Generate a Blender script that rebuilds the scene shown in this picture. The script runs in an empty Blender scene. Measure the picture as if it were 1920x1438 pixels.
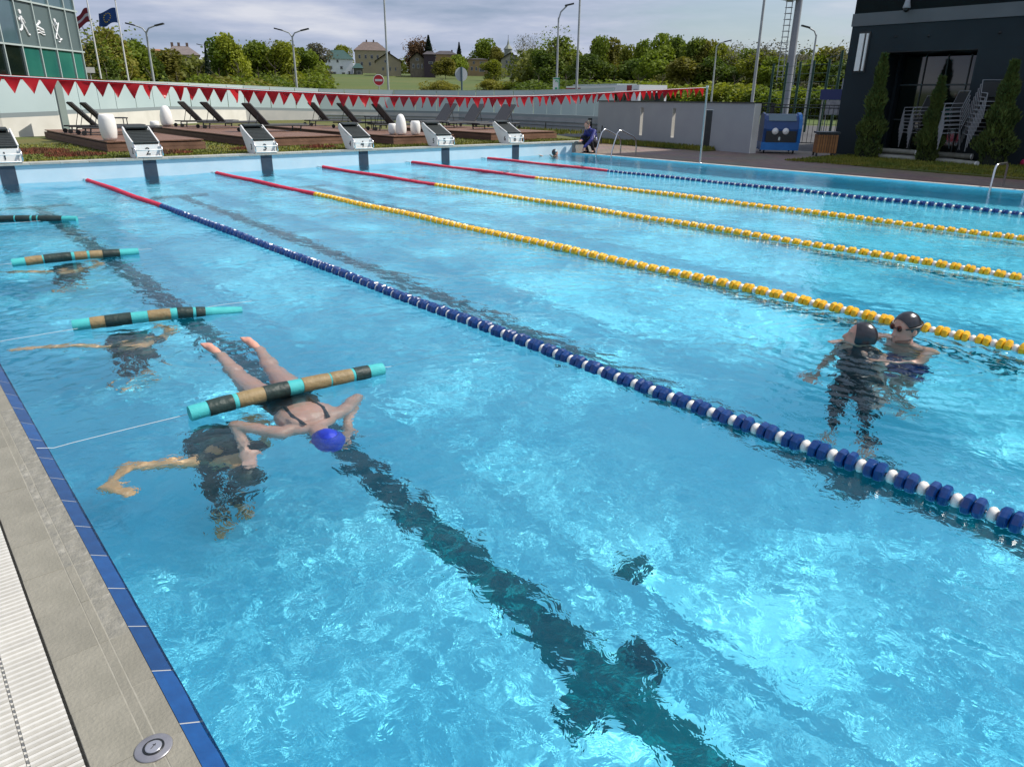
import bpy, bmesh, math, random
import numpy as np
from mathutils import Vector, Matrix, noise
R = math.radians
scene = bpy.context.scene
COL = scene.collection
random.seed(7)
rng = np.random.default_rng(11)

# ------------------------------------------------------------------ camera
cam_data = bpy.data.cameras.new('camera')
camera = bpy.data.objects.new('camera', cam_data)
COL.objects.link(camera)
scene.camera = camera
FPX = 1360.58
YAW, PITCH, ROLL = 0.70950, -0.37423, 0.01007
CAM = np.array([-0.336, -16.780, 1.584])
_cy, _sy, _cp, _sp = math.cos(YAW), math.sin(YAW), math.cos(PITCH), math.sin(PITCH)
AF = np.array([_sy * _cp, _cy * _cp, _sp])
AR = np.array([_cy, -_sy, 0.0])
AU = np.cross(AR, AF)
_c, _s = math.cos(ROLL), math.sin(ROLL)
AR, AU = AR * _c + AU * _s, AU * _c - AR * _s
camera.matrix_world = Matrix(((AR[0], AU[0], -AF[0], CAM[0]), (AR[1], AU[1], -AF[1], CAM[1]),
                              (AR[2], AU[2], -AF[2], CAM[2]), (0, 0, 0, 1)))
cam_data.sensor_width = 36
cam_data.lens = FPX / 1920 * 36
cam_data.clip_start = 0.05
cam_data.clip_end = 3000

# ------------------------------------------------------------------ sky, sun, exposure
SUN_AZ, SUN_EL = R(122), R(49)
world = bpy.data.worlds.new('World')
scene.world = world
world.use_nodes = True
wn = world.node_tree
wbg = wn.nodes['Background']
sky = wn.nodes.new('ShaderNodeTexSky')
sky.sky_type = 'NISHITA'
sky.sun_disc = False
sky.sun_elevation = SUN_EL
sky.sun_rotation = SUN_AZ
wtc = wn.nodes.new('ShaderNodeTexCoord')
wmap = wn.nodes.new('ShaderNodeMapping')
wmap.inputs['Scale'].default_value = (1.0, 1.0, 6.5)
wno = wn.nodes.new('ShaderNodeTexNoise')
wno.inputs['Scale'].default_value = 3.4
wno.inputs['Detail'].default_value = 7
wno.inputs['Roughness'].default_value = 0.55
wcr = wn.nodes.new('ShaderNodeValToRGB')
els = wcr.color_ramp.elements
els[0].position, els[0].color = 0.40, (2.7, 3.4, 4.6, 1)
els[1].position, els[1].color = 0.66, (6.0, 6.2, 6.9, 1)
e_ = els.new(0.52)
e_.color = (4.0, 4.5, 5.8, 1)
wno2 = wn.nodes.new('ShaderNodeTexNoise')
wno2.inputs['Scale'].default_value = 1.7
wno2.inputs['Detail'].default_value = 4
wcr2 = wn.nodes.new('ShaderNodeValToRGB')
wcr2.color_ramp.elements[0].position = 0.36
wcr2.color_ramp.elements[0].color = (.35, .35, .35, 1)
wcr2.color_ramp.elements[1].position = 0.50
wmx = wn.nodes.new('ShaderNodeMix')
wmx.data_type = 'RGBA'
wn.links.new(wtc.outputs['Generated'], wmap.inputs[0])
wn.links.new(wmap.outputs[0], wno.inputs['Vector'])
wn.links.new(wmap.outputs[0], wno2.inputs['Vector'])
wn.links.new(wno.outputs['Fac'], wcr.inputs[0])
wn.links.new(wno2.outputs['Fac'], wcr2.inputs[0])
wn.links.new(wcr2.outputs[0], wmx.inputs[0])
wn.links.new(sky.outputs[0], wmx.inputs[6])
wn.links.new(wcr.outputs[0], wmx.inputs[7])
wsp = wn.nodes.new('ShaderNodeSeparateXYZ')
wmr = wn.nodes.new('ShaderNodeMapRange')
wmr.inputs['From Min'].default_value = 0.10
wmr.inputs['From Max'].default_value = 0.60
wmr.inputs['To Min'].default_value = 1.0
wmr.inputs['To Max'].default_value = 1.2
wmul = wn.nodes.new('ShaderNodeVectorMath')
wmul.operation = 'SCALE'
wn.links.new(wtc.outputs['Generated'], wsp.inputs[0])
wn.links.new(wsp.outputs[2], wmr.inputs[0])
wn.links.new(wmx.outputs[2], wmul.inputs[0])
wn.links.new(wmr.outputs[0], wmul.inputs['Scale'])
wn.links.new(wmul.outputs[0], wbg.inputs[0])
wbg.inputs[1].default_value = 0.1

sun_data = bpy.data.lights.new('sun', 'SUN')
sun = bpy.data.objects.new('sun', sun_data)
COL.objects.link(sun)
sun_data.energy = 4.6
sun_data.angle = R(0.5)
sun_data.color = (1.0, 0.95, 0.87)
sun_data.cycles.is_caustics_light = True
SUND = Vector((math.sin(SUN_AZ) * math.cos(SUN_EL), math.cos(SUN_AZ) * math.cos(SUN_EL), math.sin(SUN_EL)))
sun.rotation_euler = SUND.to_track_quat('Z', 'Y').to_euler()
vs_ = scene.view_settings
vs_.view_transform = 'Standard'
vs_.look = 'None'
vs_.exposure = 0.22
vs_.gamma = 1
scene.cycles.use_denoising = True
scene.cycles.max_bounces = 12
scene.cycles.transparent_max_bounces = 12

# ------------------------------------------------------------------ helpers
def ray(px, py):
    d = AF * FPX + AR * (px - 960) + AU * (719 - py)
    return d / np.linalg.norm(d)
def at(px, py, z=0.0):                       # point of the photograph on the level z
    d = ray(px, py)
    return Vector(CAM + d * ((z - CAM[2]) / d[2]))
def far(px, py, D):                          # point of the photograph at horizontal distance D
    d = ray(px, py)
    return Vector(CAM + d * (D / math.hypot(d[0], d[1])))

def lin(c):                                  # sRGB 0..255 -> linear
    return tuple(((v / 255 + .055) / 1.055) ** 2.4 if v > 10 else v / 255 / 12.92 for v in c)

def mat(name, c, rough=.6, c2=None, scale=5., fac=(.35, .65), metal=0, bump=0, bscale=60., spec=None, detail=4, coord='Object', stretch=None, rnd=0):
    m = bpy.data.materials.new(name)
    m.use_nodes = True
    n = m.node_tree
    b = n.nodes['Principled BSDF']
    b.inputs['Base Color'].default_value = (*c, 1)
    b.inputs['Roughness'].default_value = rough
    b.inputs['Metallic'].default_value = metal
    if spec is not None:
        b.inputs['Specular IOR Level'].default_value = spec
    tc = None
    def vec():
        nonlocal tc
        if tc is None:
            t = n.nodes.new('ShaderNodeTexCoord')
            tc = t.outputs[coord]
            if stretch:
                mp = n.nodes.new('ShaderNodeMapping')
                mp.inputs['Scale'].default_value = stretch
                n.links.new(tc, mp.inputs[0])
                tc = mp.outputs[0]
        return tc
    if c2 is not None:
        no = n.nodes.new('ShaderNodeTexNoise')
        no.inputs['Scale'].default_value = scale
        no.inputs['Detail'].default_value = detail
        n.links.new(vec(), no.inputs['Vector'])
        cr = n.nodes.new('ShaderNodeValToRGB')
        cr.color_ramp.elements[0].position = fac[0]
        cr.color_ramp.elements[0].color = (*c, 1)
        cr.color_ramp.elements[1].position = fac[1]
        cr.color_ramp.elements[1].color = (*c2, 1)
        n.links.new(no.outputs['Fac'], cr.inputs[0])
        out = cr.outputs[0]
        if rnd:
            oi = n.nodes.new('ShaderNodeObjectInfo')
            hs = n.nodes.new('ShaderNodeHueSaturation')
            mr = n.nodes.new('ShaderNodeMapRange')
            mr.inputs['To Min'].default_value = 1 - rnd
            mr.inputs['To Max'].default_value = 1 + rnd
            n.links.new(oi.outputs['Random'], mr.inputs['Value'])
            n.links.new(mr.outputs[0], hs.inputs['Value'])
            n.links.new(out, hs.inputs['Color'])
            out = hs.outputs[0]
        n.links.new(out, b.inputs['Base Color'])
    if bump:
        no = n.nodes.new('ShaderNodeTexNoise')
        no.inputs['Scale'].default_value = bscale
        no.inputs['Detail'].default_value = 5
        n.links.new(vec(), no.inputs['Vector'])
        bu = n.nodes.new('ShaderNodeBump')
        bu.inputs['Strength'].default_value = bump
        bu.inputs['Distance'].default_value = .02
        n.links.new(no.outputs['Fac'], bu.inputs['Height'])
        n.links.new(bu.outputs[0], b.inputs['Normal'])
    return m

class MB:                                    # collects simple shapes into one mesh
    def __init__(s):
        s.v, s.f, s.sm, s.mi = [], [], [], []
        s.M = Matrix.Identity(4)
        s.cur = 0
    def add(s, vs, fs, smooth=False):
        o = len(s.v)
        s.v += [tuple(s.M @ Vector(v)) for v in vs]
        s.f += [tuple(o + i for i in f) for f in fs]
        s.sm += [smooth] * len(fs)
        s.mi += [s.cur] * len(fs)
        return s
    def box(s, c, d, rz=0, rx=0, ry=0):
        m = Matrix.Translation(c) @ Matrix.Rotation(rz, 4, 'Z') @ Matrix.Rotation(ry, 4, 'Y') @ Matrix.Rotation(rx, 4, 'X')
        vs = [m @ Vector((x * d[0] / 2, y * d[1] / 2, z * d[2] / 2)) for x in (-1, 1) for y in (-1, 1) for z in (-1, 1)]
        return s.add(vs, [(0, 1, 3, 2), (4, 6, 7, 5), (0, 4, 5, 1), (2, 3, 7, 6), (0, 2, 6, 4), (1, 5, 7, 3)])
    def lo(s, a, b):
        return s.box(((a[0] + b[0]) / 2, (a[1] + b[1]) / 2, (a[2] + b[2]) / 2), (abs(b[0] - a[0]), abs(b[1] - a[1]), abs(b[2] - a[2])))
    def tube(s, pts, r, n=8, closed=False, cap=True, smooth=True, sq=(1, 1)):
        pts = [Vector(p) for p in pts]
        rr = r if isinstance(r, (list, tuple)) else [r] * len(pts)
        vs, fs = [], []
        up = None
        for i, p in enumerate(pts):
            a = pts[max(i - 1, 0)] if not closed else pts[i - 1]
            b = pts[min(i + 1, len(pts) - 1)] if not closed else pts[(i + 1) % len(pts)]
            t = (b - a).normalized()
            if up is None:
                up = Vector((0, 0, 1)) if abs(t.z) < .9 else Vector((1, 0, 0))
            x = t.cross(up).normalized()
            y = x.cross(t).normalized()
            up = y
            for k in range(n):
                an = 2 * math.pi * k / n
                vs.append(p + x * (math.cos(an) * rr[i] * sq[0]) + y * (math.sin(an) * rr[i] * sq[1]))
        m = len(pts)
        for i in range(m if closed else m - 1):
            j = (i + 1) % m
            for k in range(n):
                l = (k + 1) % n
                fs.append((i * n + k, i * n + l, j * n + l, j * n + k))
        s.add(vs, fs, smooth)
        if cap and not closed:
            s.add(vs[:n], [tuple(range(n))[::-1]])
            s.add(vs[-n:], [tuple(range(n))])
        return s
    def lathe(s, prof, n=16, c=(0, 0, 0), smooth=True):
        vs, fs = [], []
        for r, z in prof:
            for k in range(n):
                a = 2 * math.pi * k / n
                vs.append((c[0] + r * math.cos(a), c[1] + r * math.sin(a), c[2] + z))
        for i in range(len(prof) - 1):
            for k in range(n):
                l = (k + 1) % n
                fs.append((i * n + k, i * n + l, (i + 1) * n + l, (i + 1) * n + k))
        if prof[0][0] > 1e-6: fs.append(tuple(range(n))[::-1])
        if prof[-1][0] > 1e-6: fs.append(tuple(range((len(prof) - 1) * n, len(prof) * n)))
        return s.add(vs, fs, smooth)
    def prism(s, pts, a, b, axis='x'):       # polygon pts in the two other axes, extruded a..b
        n = len(pts)
        def mk(t, p):
            return {'x': (t, p[0], p[1]), 'y': (p[0], t, p[1]), 'z': (p[0], p[1], t)}[axis]
        vs = [mk(a, p) for p in pts] + [mk(b, p) for p in pts]
        fs = [tuple(range(n))[::-1], tuple(range(n, 2 * n))] + [(i, (i + 1) % n, n + (i + 1) % n, n + i) for i in range(n)]
        return s.add(vs, fs)
    def mesh(s, name, mats):
        me = bpy.data.meshes.new(name)
        me.from_pydata(s.v, [], s.f)
        me.polygons.foreach_set('use_smooth', s.sm)
        for m in (mats if isinstance(mats, (list, tuple)) else [mats]):
            me.materials.append(m)
        if s.cur or any(s.mi):
            me.polygons.foreach_set('material_index', s.mi)
        bm = bmesh.new()
        bm.from_mesh(me)
        bmesh.ops.recalc_face_normals(bm, faces=bm.faces)
        bm.to_mesh(me)
        bm.free()
        return me

def tag(o, label=None, cat=None, group=None, kind=None):
    if label: o['label'] = label
    if cat: o['category'] = cat
    if group: o['group'] = group
    if kind: o['kind'] = kind
    return o
def link(name, me, parent=None, loc=None, rot=None):
    o = bpy.data.objects.new(name, me)
    COL.objects.link(o)
    if parent is not None: o.parent = parent
    if loc is not None: o.location = loc
    if rot is not None: o.rotation_euler = rot
    return o
def obj(name, mb, mats, parent=None, loc=None, rot=None):
    return link(name, mb.mesh(name, mats), parent, loc, rot)
def thing(name, label, cat, loc=(0, 0, 0), rz=0, group=None):
    o = link(name, None, None, loc, (0, 0, rz))
    o.empty_display_size = .2
    return tag(o, label, cat, group)
def struct(name, mb, mats, parent=None):
    o = obj(name, mb, mats, parent)
    if parent is None: o['kind'] = 'structure'
    return o
def copy_tree(o, parent=None):
    c = o.copy()
    COL.objects.link(c)
    if parent is not None: c.parent = parent
    for ch in list(o.children):
        copy_tree(ch, c)
    return c
def clone(proto, used, loc, rz=0, label=None, scale=None):
    o = proto if not used else copy_tree(proto)
    used.append(1)
    o.location = loc
    o.rotation_euler = (0, 0, rz)
    if scale: o.scale = scale
    if label: o['label'] = label
    return o
def text_mesh(s, size, mt, ext=.004, name='lettering'):
    cu = bpy.data.curves.new(name, 'FONT')
    cu.body = s
    cu.size = size
    cu.extrude = ext
    cu.align_x = 'CENTER'
    cu.align_y = 'CENTER'
    cu.resolution_u = 3
    to = bpy.data.objects.new(name, cu)
    COL.objects.link(to)
    me = bpy.data.meshes.new_from_object(to.evaluated_get(bpy.context.evaluated_depsgraph_get()))
    bpy.data.objects.remove(to)
    me.name = name
    me.materials.clear()
    me.materials.append(mt)
    return me

# ------------------------------------------------------------------ materials
WHITE = mat('white_plastic', (.72, .72, .70), .35)
PALEBLUE = mat('pale_blue_tile', (.52, .66, .74), .3, (.58, .70, .77), 3)
STRIPE = mat('dark_grey_tile', (.035, .05, .075), .35, (.05, .065, .09), 6)
DECKT = mat('beige_ceramic', (.20, .188, .148), .5, (.235, .22, .175), 9, bump=.25, bscale=90, stretch=(1, 1, 1), coord='Object', rnd=.05)
WORN = mat('worn_beige_ceramic', (.205, .195, .16), .5, (.30, .285, .24), 22, fac=(.45, .75), bump=.8, bscale=30)
BLUETILE = mat('blue_glazed_tile', (.002, .042, .15), .3, (.003, .055, .19), 18, rnd=.18)
GROUTW = mat('white_grout', (.33, .34, .34), .8)
GROUT = mat('grout', (.30, .285, .235), .8, (.25, .235, .19), 40)
GRATE = mat('white_grate_plastic', (.57, .555, .51), .5, (.50, .485, .44), 30, rnd=.06)
DARK = mat('dark_metal', (.018, .020, .022), .45)
BLACK = mat('black_plastic', (.008, .009, .010), .4)
STEEL = mat('brushed_steel', (.62, .63, .64), .22, metal=1)
GALV = mat('galvanised_steel', (.30, .32, .32), .5, (.38, .40, .40), 3)
RED = mat('red_plastic', (.52, .012, .045), .35, (.60, .02, .06), 10)
BLUE = mat('blue_plastic', (.002, .034, .15), .3, (.003, .046, .20), 20)
YELLOW = mat('yellow_plastic', (.80, .41, .010), .35, (.88, .49, .015), 20)
FLOATW = mat('white_float', (.78, .74, .68), .4)
TURQ = mat('turquoise_foam', (.035, .36, .37), .7, (.055, .43, .43), 12, bump=.2, bscale=120)
KHAKI = mat('khaki_tape', (.20, .14, .062), .6, (.26, .185, .085), 9, bump=.4, bscale=30)
DKGREEN = mat('dark_green_tape', (.007, .020, .017), .55, (.014, .034, .028), 9, bump=.4, bscale=30)
CORD = mat('white_cord', (.6, .62, .62), .6)
ASPH = mat('asphalt', (.05, .05, .052), .9, (.07, .068, .066), 3, bump=.3, bscale=80)
LAWN = mat('lawn', (.06, .085, .008), .9, (.11, .095, .016), .9, bump=.8, bscale=30)
LAWN2 = mat('hillside_grass', (.050, .085, .008), .95, (.080, .095, .012), .08, bump=.5, bscale=2, coord='Object')
CONC = mat('concrete', (.30, .30, .29), .8, (.36, .36, .34), 2, bump=.2, bscale=30)
GREYW = mat('grey_render', (.30, .305, .32), .85, (.33, .335, .345), 1.2)
CREAM = mat('cream_render', (.66, .64, .58), .8, (.58, .56, .50), 1.5)
FROST = mat('frosted_glass', (.40, .50, .51), .25, (.47, .57, .57), .35)
CREAM2 = mat('pale_grey_render', (.46, .45, .42), .8, (.40, .40, .38), 1.5)
CONCP = mat('grey_panel', (.27, .28, .285), .8, (.33, .33, .33), 1.5)
PANELF = mat('grey_frosted_panel', (.20, .25, .23), .35)
LEDGE = mat('grey_ledge', (.22, .26, .27), .5)
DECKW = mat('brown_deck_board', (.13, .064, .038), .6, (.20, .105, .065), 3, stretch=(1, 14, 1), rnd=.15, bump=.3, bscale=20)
DECKSHADE = mat('painted_shade_deck_side', (.075, .033, .022), .7, (.11, .05, .034), 3, stretch=(1, 1, 9), rnd=.15)  # darker copy of the deck boards, shade of the side faces painted in
SLING = mat('grey_sling_fabric', (.055, .056, .06), .8, (.075, .075, .08), 30)
LAMPW = mat('white_lamp_shell', (.80, .78, .74), .4)
GLASSG = mat('green_glass', (.02, .12, .10), .06, (.035, .19, .14), .5, spec=.8)
GLASSB = mat('blue_glass', (.05, .09, .11), .05, (.08, .14, .16), .4, spec=1)
GLASSD = mat('dark_glass', (.006, .012, .010), .05, spec=.9)
PANELG = mat('grey_green_panel', (.085, .12, .12), .35, (.10, .135, .135), 1)
MULL = mat('pale_mullion', (.40, .46, .44), .4)
CHARC = mat('charcoal_cladding', (.015, .023, .028), .65, (.021, .031, .036), .6, spec=.2)
MIDG = mat('mid_grey_cladding', (.09, .10, .105), .6, (.11, .12, .125), 1)
TILER = mat('tile_joint', (.2, .2, .18), .8)

# ------------------------------------------------------------------ terrain
def hgt(x, y):
    d = math.hypot(x - CAM[0], y - CAM[1])
    a = math.atan2(x - CAM[0], y - CAM[1])
    k = np.interp(d, [0, 60, 120, 250, 420, 900, 2400], [-.06, -.06, 2.4, 8.2, 12, 16, 20])
    w = np.interp(a, [-.6, 0.15, 1.0, 1.5], [.6, 1, 1, .35])
    return float(k * w if k > 0 else k)
mb = MB()
NA, RD = 72, [0, 30, 45, 60, 75, 90, 105, 120, 150, 180, 215, 250, 300, 360, 420, 600, 900, 1500, 2400]
vs, fs = [], []
for i, d in enumerate(RD):
    for k in range(NA):
        a = 2 * math.pi * k / NA
        x, y = CAM[0] + d * math.sin(a), CAM[1] + d * math.cos(a)
        z = hgt(x, y) + (noise.noise((x * .02, y * .02, 0)) * .8 if d > 100 else 0)
        vs.append((x, y, min(z, 24) if d > 59 else -2.6))
for i in range(len(RD) - 1):
    for k in range(NA):
        fs.append((i * NA + k, i * NA + (k + 1) % NA, (i + 1) * NA + (k + 1) % NA, (i + 1) * NA + k))
mb.add(vs, fs, True)
struct('terrain', mb, LAWN2)
# flat ground round the pool: ring of pieces that leaves the basin open
XR = 16.43
def gr_piece(name, a, b, m, z=-.06):
    q = MB().lo((a[0], a[1], z - .5), (b[0], b[1], z))
    return struct(name, q, m)
gr_piece('ground', (-60, -60), (-.6, 0.35), ASPH)
gr_piece('ground', (-.6, -60), (XR + .3, -25.3), ASPH)
gr_piece('ground', (-60, .35), (90, 70), ASPH, -.06)
gr_piece('ground', (XR + .3, -60), (90, .35), ASPH, -.06)

# paving on the right of the pool
def brick_mat(name, c1, c2, cm, sc, bw=.5, rh=.25):
    m = bpy.data.materials.new(name)
    m.use_nodes = True
    n = m.node_tree
    b = n.nodes['Principled BSDF']
    t = n.nodes.new('ShaderNodeTexCoord')
    br = n.nodes.new('ShaderNodeTexBrick')
    br.inputs['Color1'].default_value = (*c1, 1)
    br.inputs['Color2'].default_value = (*c2, 1)
    br.inputs['Mortar'].default_value = (*cm, 1)
    br.inputs['Scale'].default_value = sc
    br.inputs['Mortar Size'].default_value = .015
    n.links.new(t.outputs['Object'], br.inputs['Vector'])
    no = n.nodes.new('ShaderNodeTexNoise')
    no.inputs['Scale'].default_value = .8
    no.inputs['Detail'].default_value = 5
    n.links.new(t.outputs['Object'], no.inputs['Vector'])
    mx = n.nodes.new('ShaderNodeMix')
    mx.data_type = 'RGBA'
    mx.blend_type = 'MULTIPLY'
    mx.inputs[0].default_value = .55
    n.links.new(br.outputs['Color'], mx.inputs[6])
    n.links.new(no.outputs['Color'], mx.inputs[7])
    n.links.new(mx.outputs[2], b.inputs['Base Color'])
    b.inputs['Roughness'].default_value = .75
    return m
PAVE = brick_mat('brown_pavers', (.30, .215, .165), (.23, .17, .14), (.12, .095, .08), 2.2)
mb = MB()
pv = [(XR + .12, -60), (XR + .12, .3), (17.45, .3), (17.45, -.02), (22.2, 9.0), (22.9, 9.0), (22.9, -60)]
pv = [(XR + .12, -60), (XR + .12, 0.32), (17.45, .32), (22.6, 9.0), (23.6, 9.0), (24.6, -60)]
mb.prism(pv, -.05, .016, 'z')
struct('pavement', mb, PAVE)
mb = MB().lo((XR + .015, -25.2, -.02), (XR + .12, .3, .03))
struct('pool_edge_kerb', mb, mat('white_edge_stone', (.66, .65, .61), .5, (.5, .5, .47), 4))
mb = MB().lo((XR, -25.2, -1.5), (XR + .015, 0.0, .02))
POOLT = mat('pool_tile_blue', (.18, .68, .84), .6, (.23, .74, .88), 1.6, spec=.05)
struct('pool_side_wall', mb, POOLT)
# lawn in front of the right building, grass strips
mb = MB()
mb.prism([(23.05, -5.2), (20.2, -5.6), (19.2, -8.0), (18.75, -13), (18.6, -30), (23.05, -30)], .01, .045, 'z')
struct('lawn_beside_building', mb, LAWN)
mb = MB()
mb.prism([(21.05, -3.2), (21.95, .8), (22.1, 6), (19.4, 3.6), (20.6, 5.6), (22.9, 8.4), (23.6, 8), (22.42, 4), (21.2, -3.2)], .012, .05, 'z')
mb = MB()
mb.prism([(20.7, -1.9), (21.35, 3.4), (21.9, 6.6), (23.2, 8.6), (23.5, 6), (22.3, 3.6), (21.3, -1.9)], .012, .05, 'z')
struct('grass_strip', mb, LAWN)

# raised ground behind the starting wall
mb = MB()
mb.prism([(-14, .32), (17.4, .32), (19.6, 4.4), (22.4, 9.2), (23.0, 40), (-14, 50)], -.05, .35, 'z')
struct('raised_lawn', mb, LAWN)
# tufts of grass (uncountable)
vs, fs = [], []
def tufts(poly_fn, n, z, h):
    for i in range(n):
        p = poly_fn()
        if p is None: continue
        x, y = p
        a = random.random() * 6.28
        hh = h * (.5 + random.random())
        w = .012 + random.random() * .02
        k = len(vs)
        dx, dy = math.cos(a) * w, math.sin(a) * w
        vs.extend([(x - dx, y - dy, z - .01), (x + dx, y + dy, z - .01), (x + random.uniform(-.03, .03), y + random.uniform(-.03, .03), z + hh)])
        fs.append((k, k + 1, k + 2))
tufts(lambda: (random.uniform(-1, 17.3), .36 + 6 * random.random() ** 1.6), 26000, .35, .032)
tufts(lambda: (random.uniform(19.2, 23), random.uniform(-14, -5.6)), 14000, .045, .045)
tufts(lambda: (random.uniform(20.8, 22.2), random.uniform(-1.8, 5)), 6000, .05, .10)
tufts(lambda: (random.uniform(17.5, 22), random.uniform(4, 9)), 3000, .34, .10)
g_ = bpy.data.meshes.new('grass_blades')
g_.from_pydata(vs, [], fs)
g_.materials.append(mat('grass_blade', (.085, .12, .006), .8, (.19, .17, .012), 1.3))
tag(link('grass', g_), 'short olive green grass growing on the lawns around the pool', 'grass', kind='stuff')
# reddish low heath patches
vs, fs = [], []
for (cx, cy_, rx, ry, n) in [(2.6, 3.2, .7, .9, 1500), (3.1, 1.6, .6, .45, 1200), (4.9, 1.2, .5, .3, 700), (7.0, 1.6, .6, .4, 800), (1.5, 1.4, .5, .5, 700), (15.2, 1.1, .5, .3, 300), (8.6, 1.3, .5, .3, 500)]:
    for i in range(n):
        a = random.random() * 6.28
        q = math.sqrt(random.random())
        x, y = cx + rx * q * math.cos(a), cy_ + ry * q * math.sin(a)
        if y < .37: continue
        h = .03 + .10 * random.random() * (1 - q * .6)
        k = len(vs)
        w = .015
        t = random.random() * 6.28
        vs.extend([(x - w * math.cos(t), y - w * math.sin(t), .35 + h * .3), (x + w * math.cos(t), y + w * math.sin(t), .35 + h * .4), (x + random.uniform(-.02, .02), y, .35 + h)])
        fs.append((k, k + 1, k + 2))
g_ = bpy.data.meshes.new('heath')
g_.from_pydata(vs, [], fs)
g_.materials.append(mat('heath_leaf', (.20, .045, .02), .8, (.10, .05, .02), 3))
tag(link('ground_cover', g_), 'reddish low heath growing in patches on the raised lawn', 'ground cover', kind='stuff')

# ------------------------------------------------------------------ pool basin
DEP = 1.4
mb = MB().lo((-.06, -25.2, -DEP - .1), (XR + .1, 0.1, -DEP))
pool_floor = struct('pool_floor', mb, POOLT)
mb = MB().lo((-.06, -25.2, -DEP), (0.0, 0, -.03))
wl = struct('pool_side_wall', mb, POOLT)
mb = MB().lo((-.06, -25.3, -DEP), (XR + .1, -25.2, .02))
struct('pool_end_wall', mb, POOLT)
mb = MB().lo((-.06, 0, -DEP), (XR + .05, .1, -.10))
ws = struct('pool_end_wall', mb, POOLT)
mb = MB().lo((-3, .004, -.10), (XR + .0, .3, .325))
ws2 = struct('starting_wall', mb, PALEBLUE)
mb = MB().lo((XR + .001, -.001, -.1), (17.42, .3, .325))
struct('retaining_wall', mb, CONC)
# coping stones on the starting wall
cop = thing('coping', 'pale stone coping along the top of the starting wall', 'coping', (0, 0, 0))
COPM = mat('pale_coping_stone', (.40, .40, .36), .6, (.30, .30, .27), 5, rnd=.12)
cs = MB().lo((-.246, -.035, .325), (.246, .32, .362)).mesh('coping_stone', COPM)
x = -2.75
while x < 17.4:
    link('coping_stone', cs, cop, (x, 0, 0))
    x += .5
# stripes on the wall under the blocks and lane lines on the floor
LX = [1.66, 3.98, 6.52, 9.05, 11.6, 14.2]
SX = [1.62 + 2.5 * k for k in range(6)]
LINEM = mat('black_line_tile', (.001, .105, .135), .7, (.002, .13, .16), 6, spec=.0)
for k in range(6):
    m_ = MB().lo((SX[k] - .13, -.004, -DEP), (SX[k] + .13, .02, .322))
    o = tag(obj('wall_stripe', m_, STRIPE), kind='structure')
    o.cycles.is_caustics_receiver = True
    m_ = MB()
    m_.lo((LX[k] - .105, -23, -DEP - .01), (LX[k] + .105, -2, -DEP + .004))
    for yy in (-2.12, -22.9):
        m_.lo((LX[k] - .5, yy - .125, -DEP - .01), (LX[k] + .5, yy + .125, -DEP + .008))
    m_.lo((LX[k] - .28, -15.27, -DEP - .01), (LX[k] + .28, -15.04, -DEP + .008))
    o = tag(obj('lane_line', m_, LINEM), kind='structure')
    o.cycles.is_caustics_receiver = True
mb = MB()
mb.lathe([(.0, .012), (.078, .012), (.085, 0)], 20, (2.27, -14.72, -DEP))
fd = tag(obj('floor_drain', mb, LINEM), 'dark round drain on the pool floor between two lane lines', 'drain')
for o in (pool_floor, wl, ws, ws2, fd):
    o.cycles.is_caustics_receiver = True

# ------------------------------------------------------------------ left pool edge: tiles, grate
edge = struct('left_pool_edge', MB().lo((-.6, -19, -.5), (-.062, -.0, -.012)), GROUT)
bt = MB()
bt.add([(-.046, -.1220, .024), (-.046, .1220, .024), (.012, .1220, -.006), (.012, -.1220, -.006),
        (-.046, -.1220, -.02), (-.046, .1220, -.02), (.012, .1220, -.05), (.012, -.1220, -.05)],
       [(0, 1, 2, 3), (4, 7, 6, 5), (0, 4, 5, 1), (2, 6, 7, 3), (0, 3, 7, 4), (1, 5, 6, 2)])
btm = bt.mesh('blue_tile', BLUETILE)
y0 = -15.095
n0 = int((y0 + 18.6) / .25)
tiles = 0
y = y0 - .25 * n0 - .125
gm = MB().lo((-.058, -19, -.05), (.008, 0, -.012))
gb = struct('tile_bed', gm, GROUT, edge)
gb2 = MB()
gb2.add([(-.046, -19, .0231), (-.046, 0, .0231), (.0118, 0, -.0069), (.0118, -19, -.0069)], [(0, 1, 2, 3)])
struct('tile_grout', gb2, GROUTW, edge)
while y < -.1:
    link('blue_tile', btm, edge, (0, y, 0), (0, random.uniform(-.01, .01), 0))
    y += .25
# beige edge tiles with two grooves
def beige(w0, w1, name, m):
    q = MB()
    q.lo((w0, -.1242, -.01), (w1, .1242, .0245))
    return q.mesh(name, m)
xs = [(-.259, -.137), (-.133, -.109), (-.105, -.0475)]
bts = [[beige(a, b, 'edge_tile', m) for a, b in xs] for m in (DECKT, WORN)]
y = y0 - .25 * n0 - .125 - .03
i = 0
while y < -6:
    for k in range(3):
        worn = (k == 2 and -14.6 < y < -12.3) or (k == 1 and -14.2 < y < -13.0)
        link('edge_tile', bts[1 if worn else 0][k], edge, (0, y, random.uniform(-.0007, .0007)))
    y += .25
rest = MB().lo((-.259, -6.2, -.01), (-.058, 0, .026))
struct('edge_stone', rest, DECKT, edge)
rest = MB().lo((-.26, -19, -.012), (-.056, -6, .0238))
struct('edge_bed', rest, GROUT, edge)
gr = thing('overflow_grate', 'white plastic overflow grate with narrow bars beside the beige edge tiles', 'grate', (0, 0, 0))
gbar = MB()
gbar.prism([(-.0075, -.012), (-.0085, .018), (-.005, .024), (.005, .024), (.0085, .018), (.0075, -.012)], -.373, -.268, 'y')
me_ = bpy.data.meshes.new('grate_bar')
gbar = MB()
n_ = 6
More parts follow.
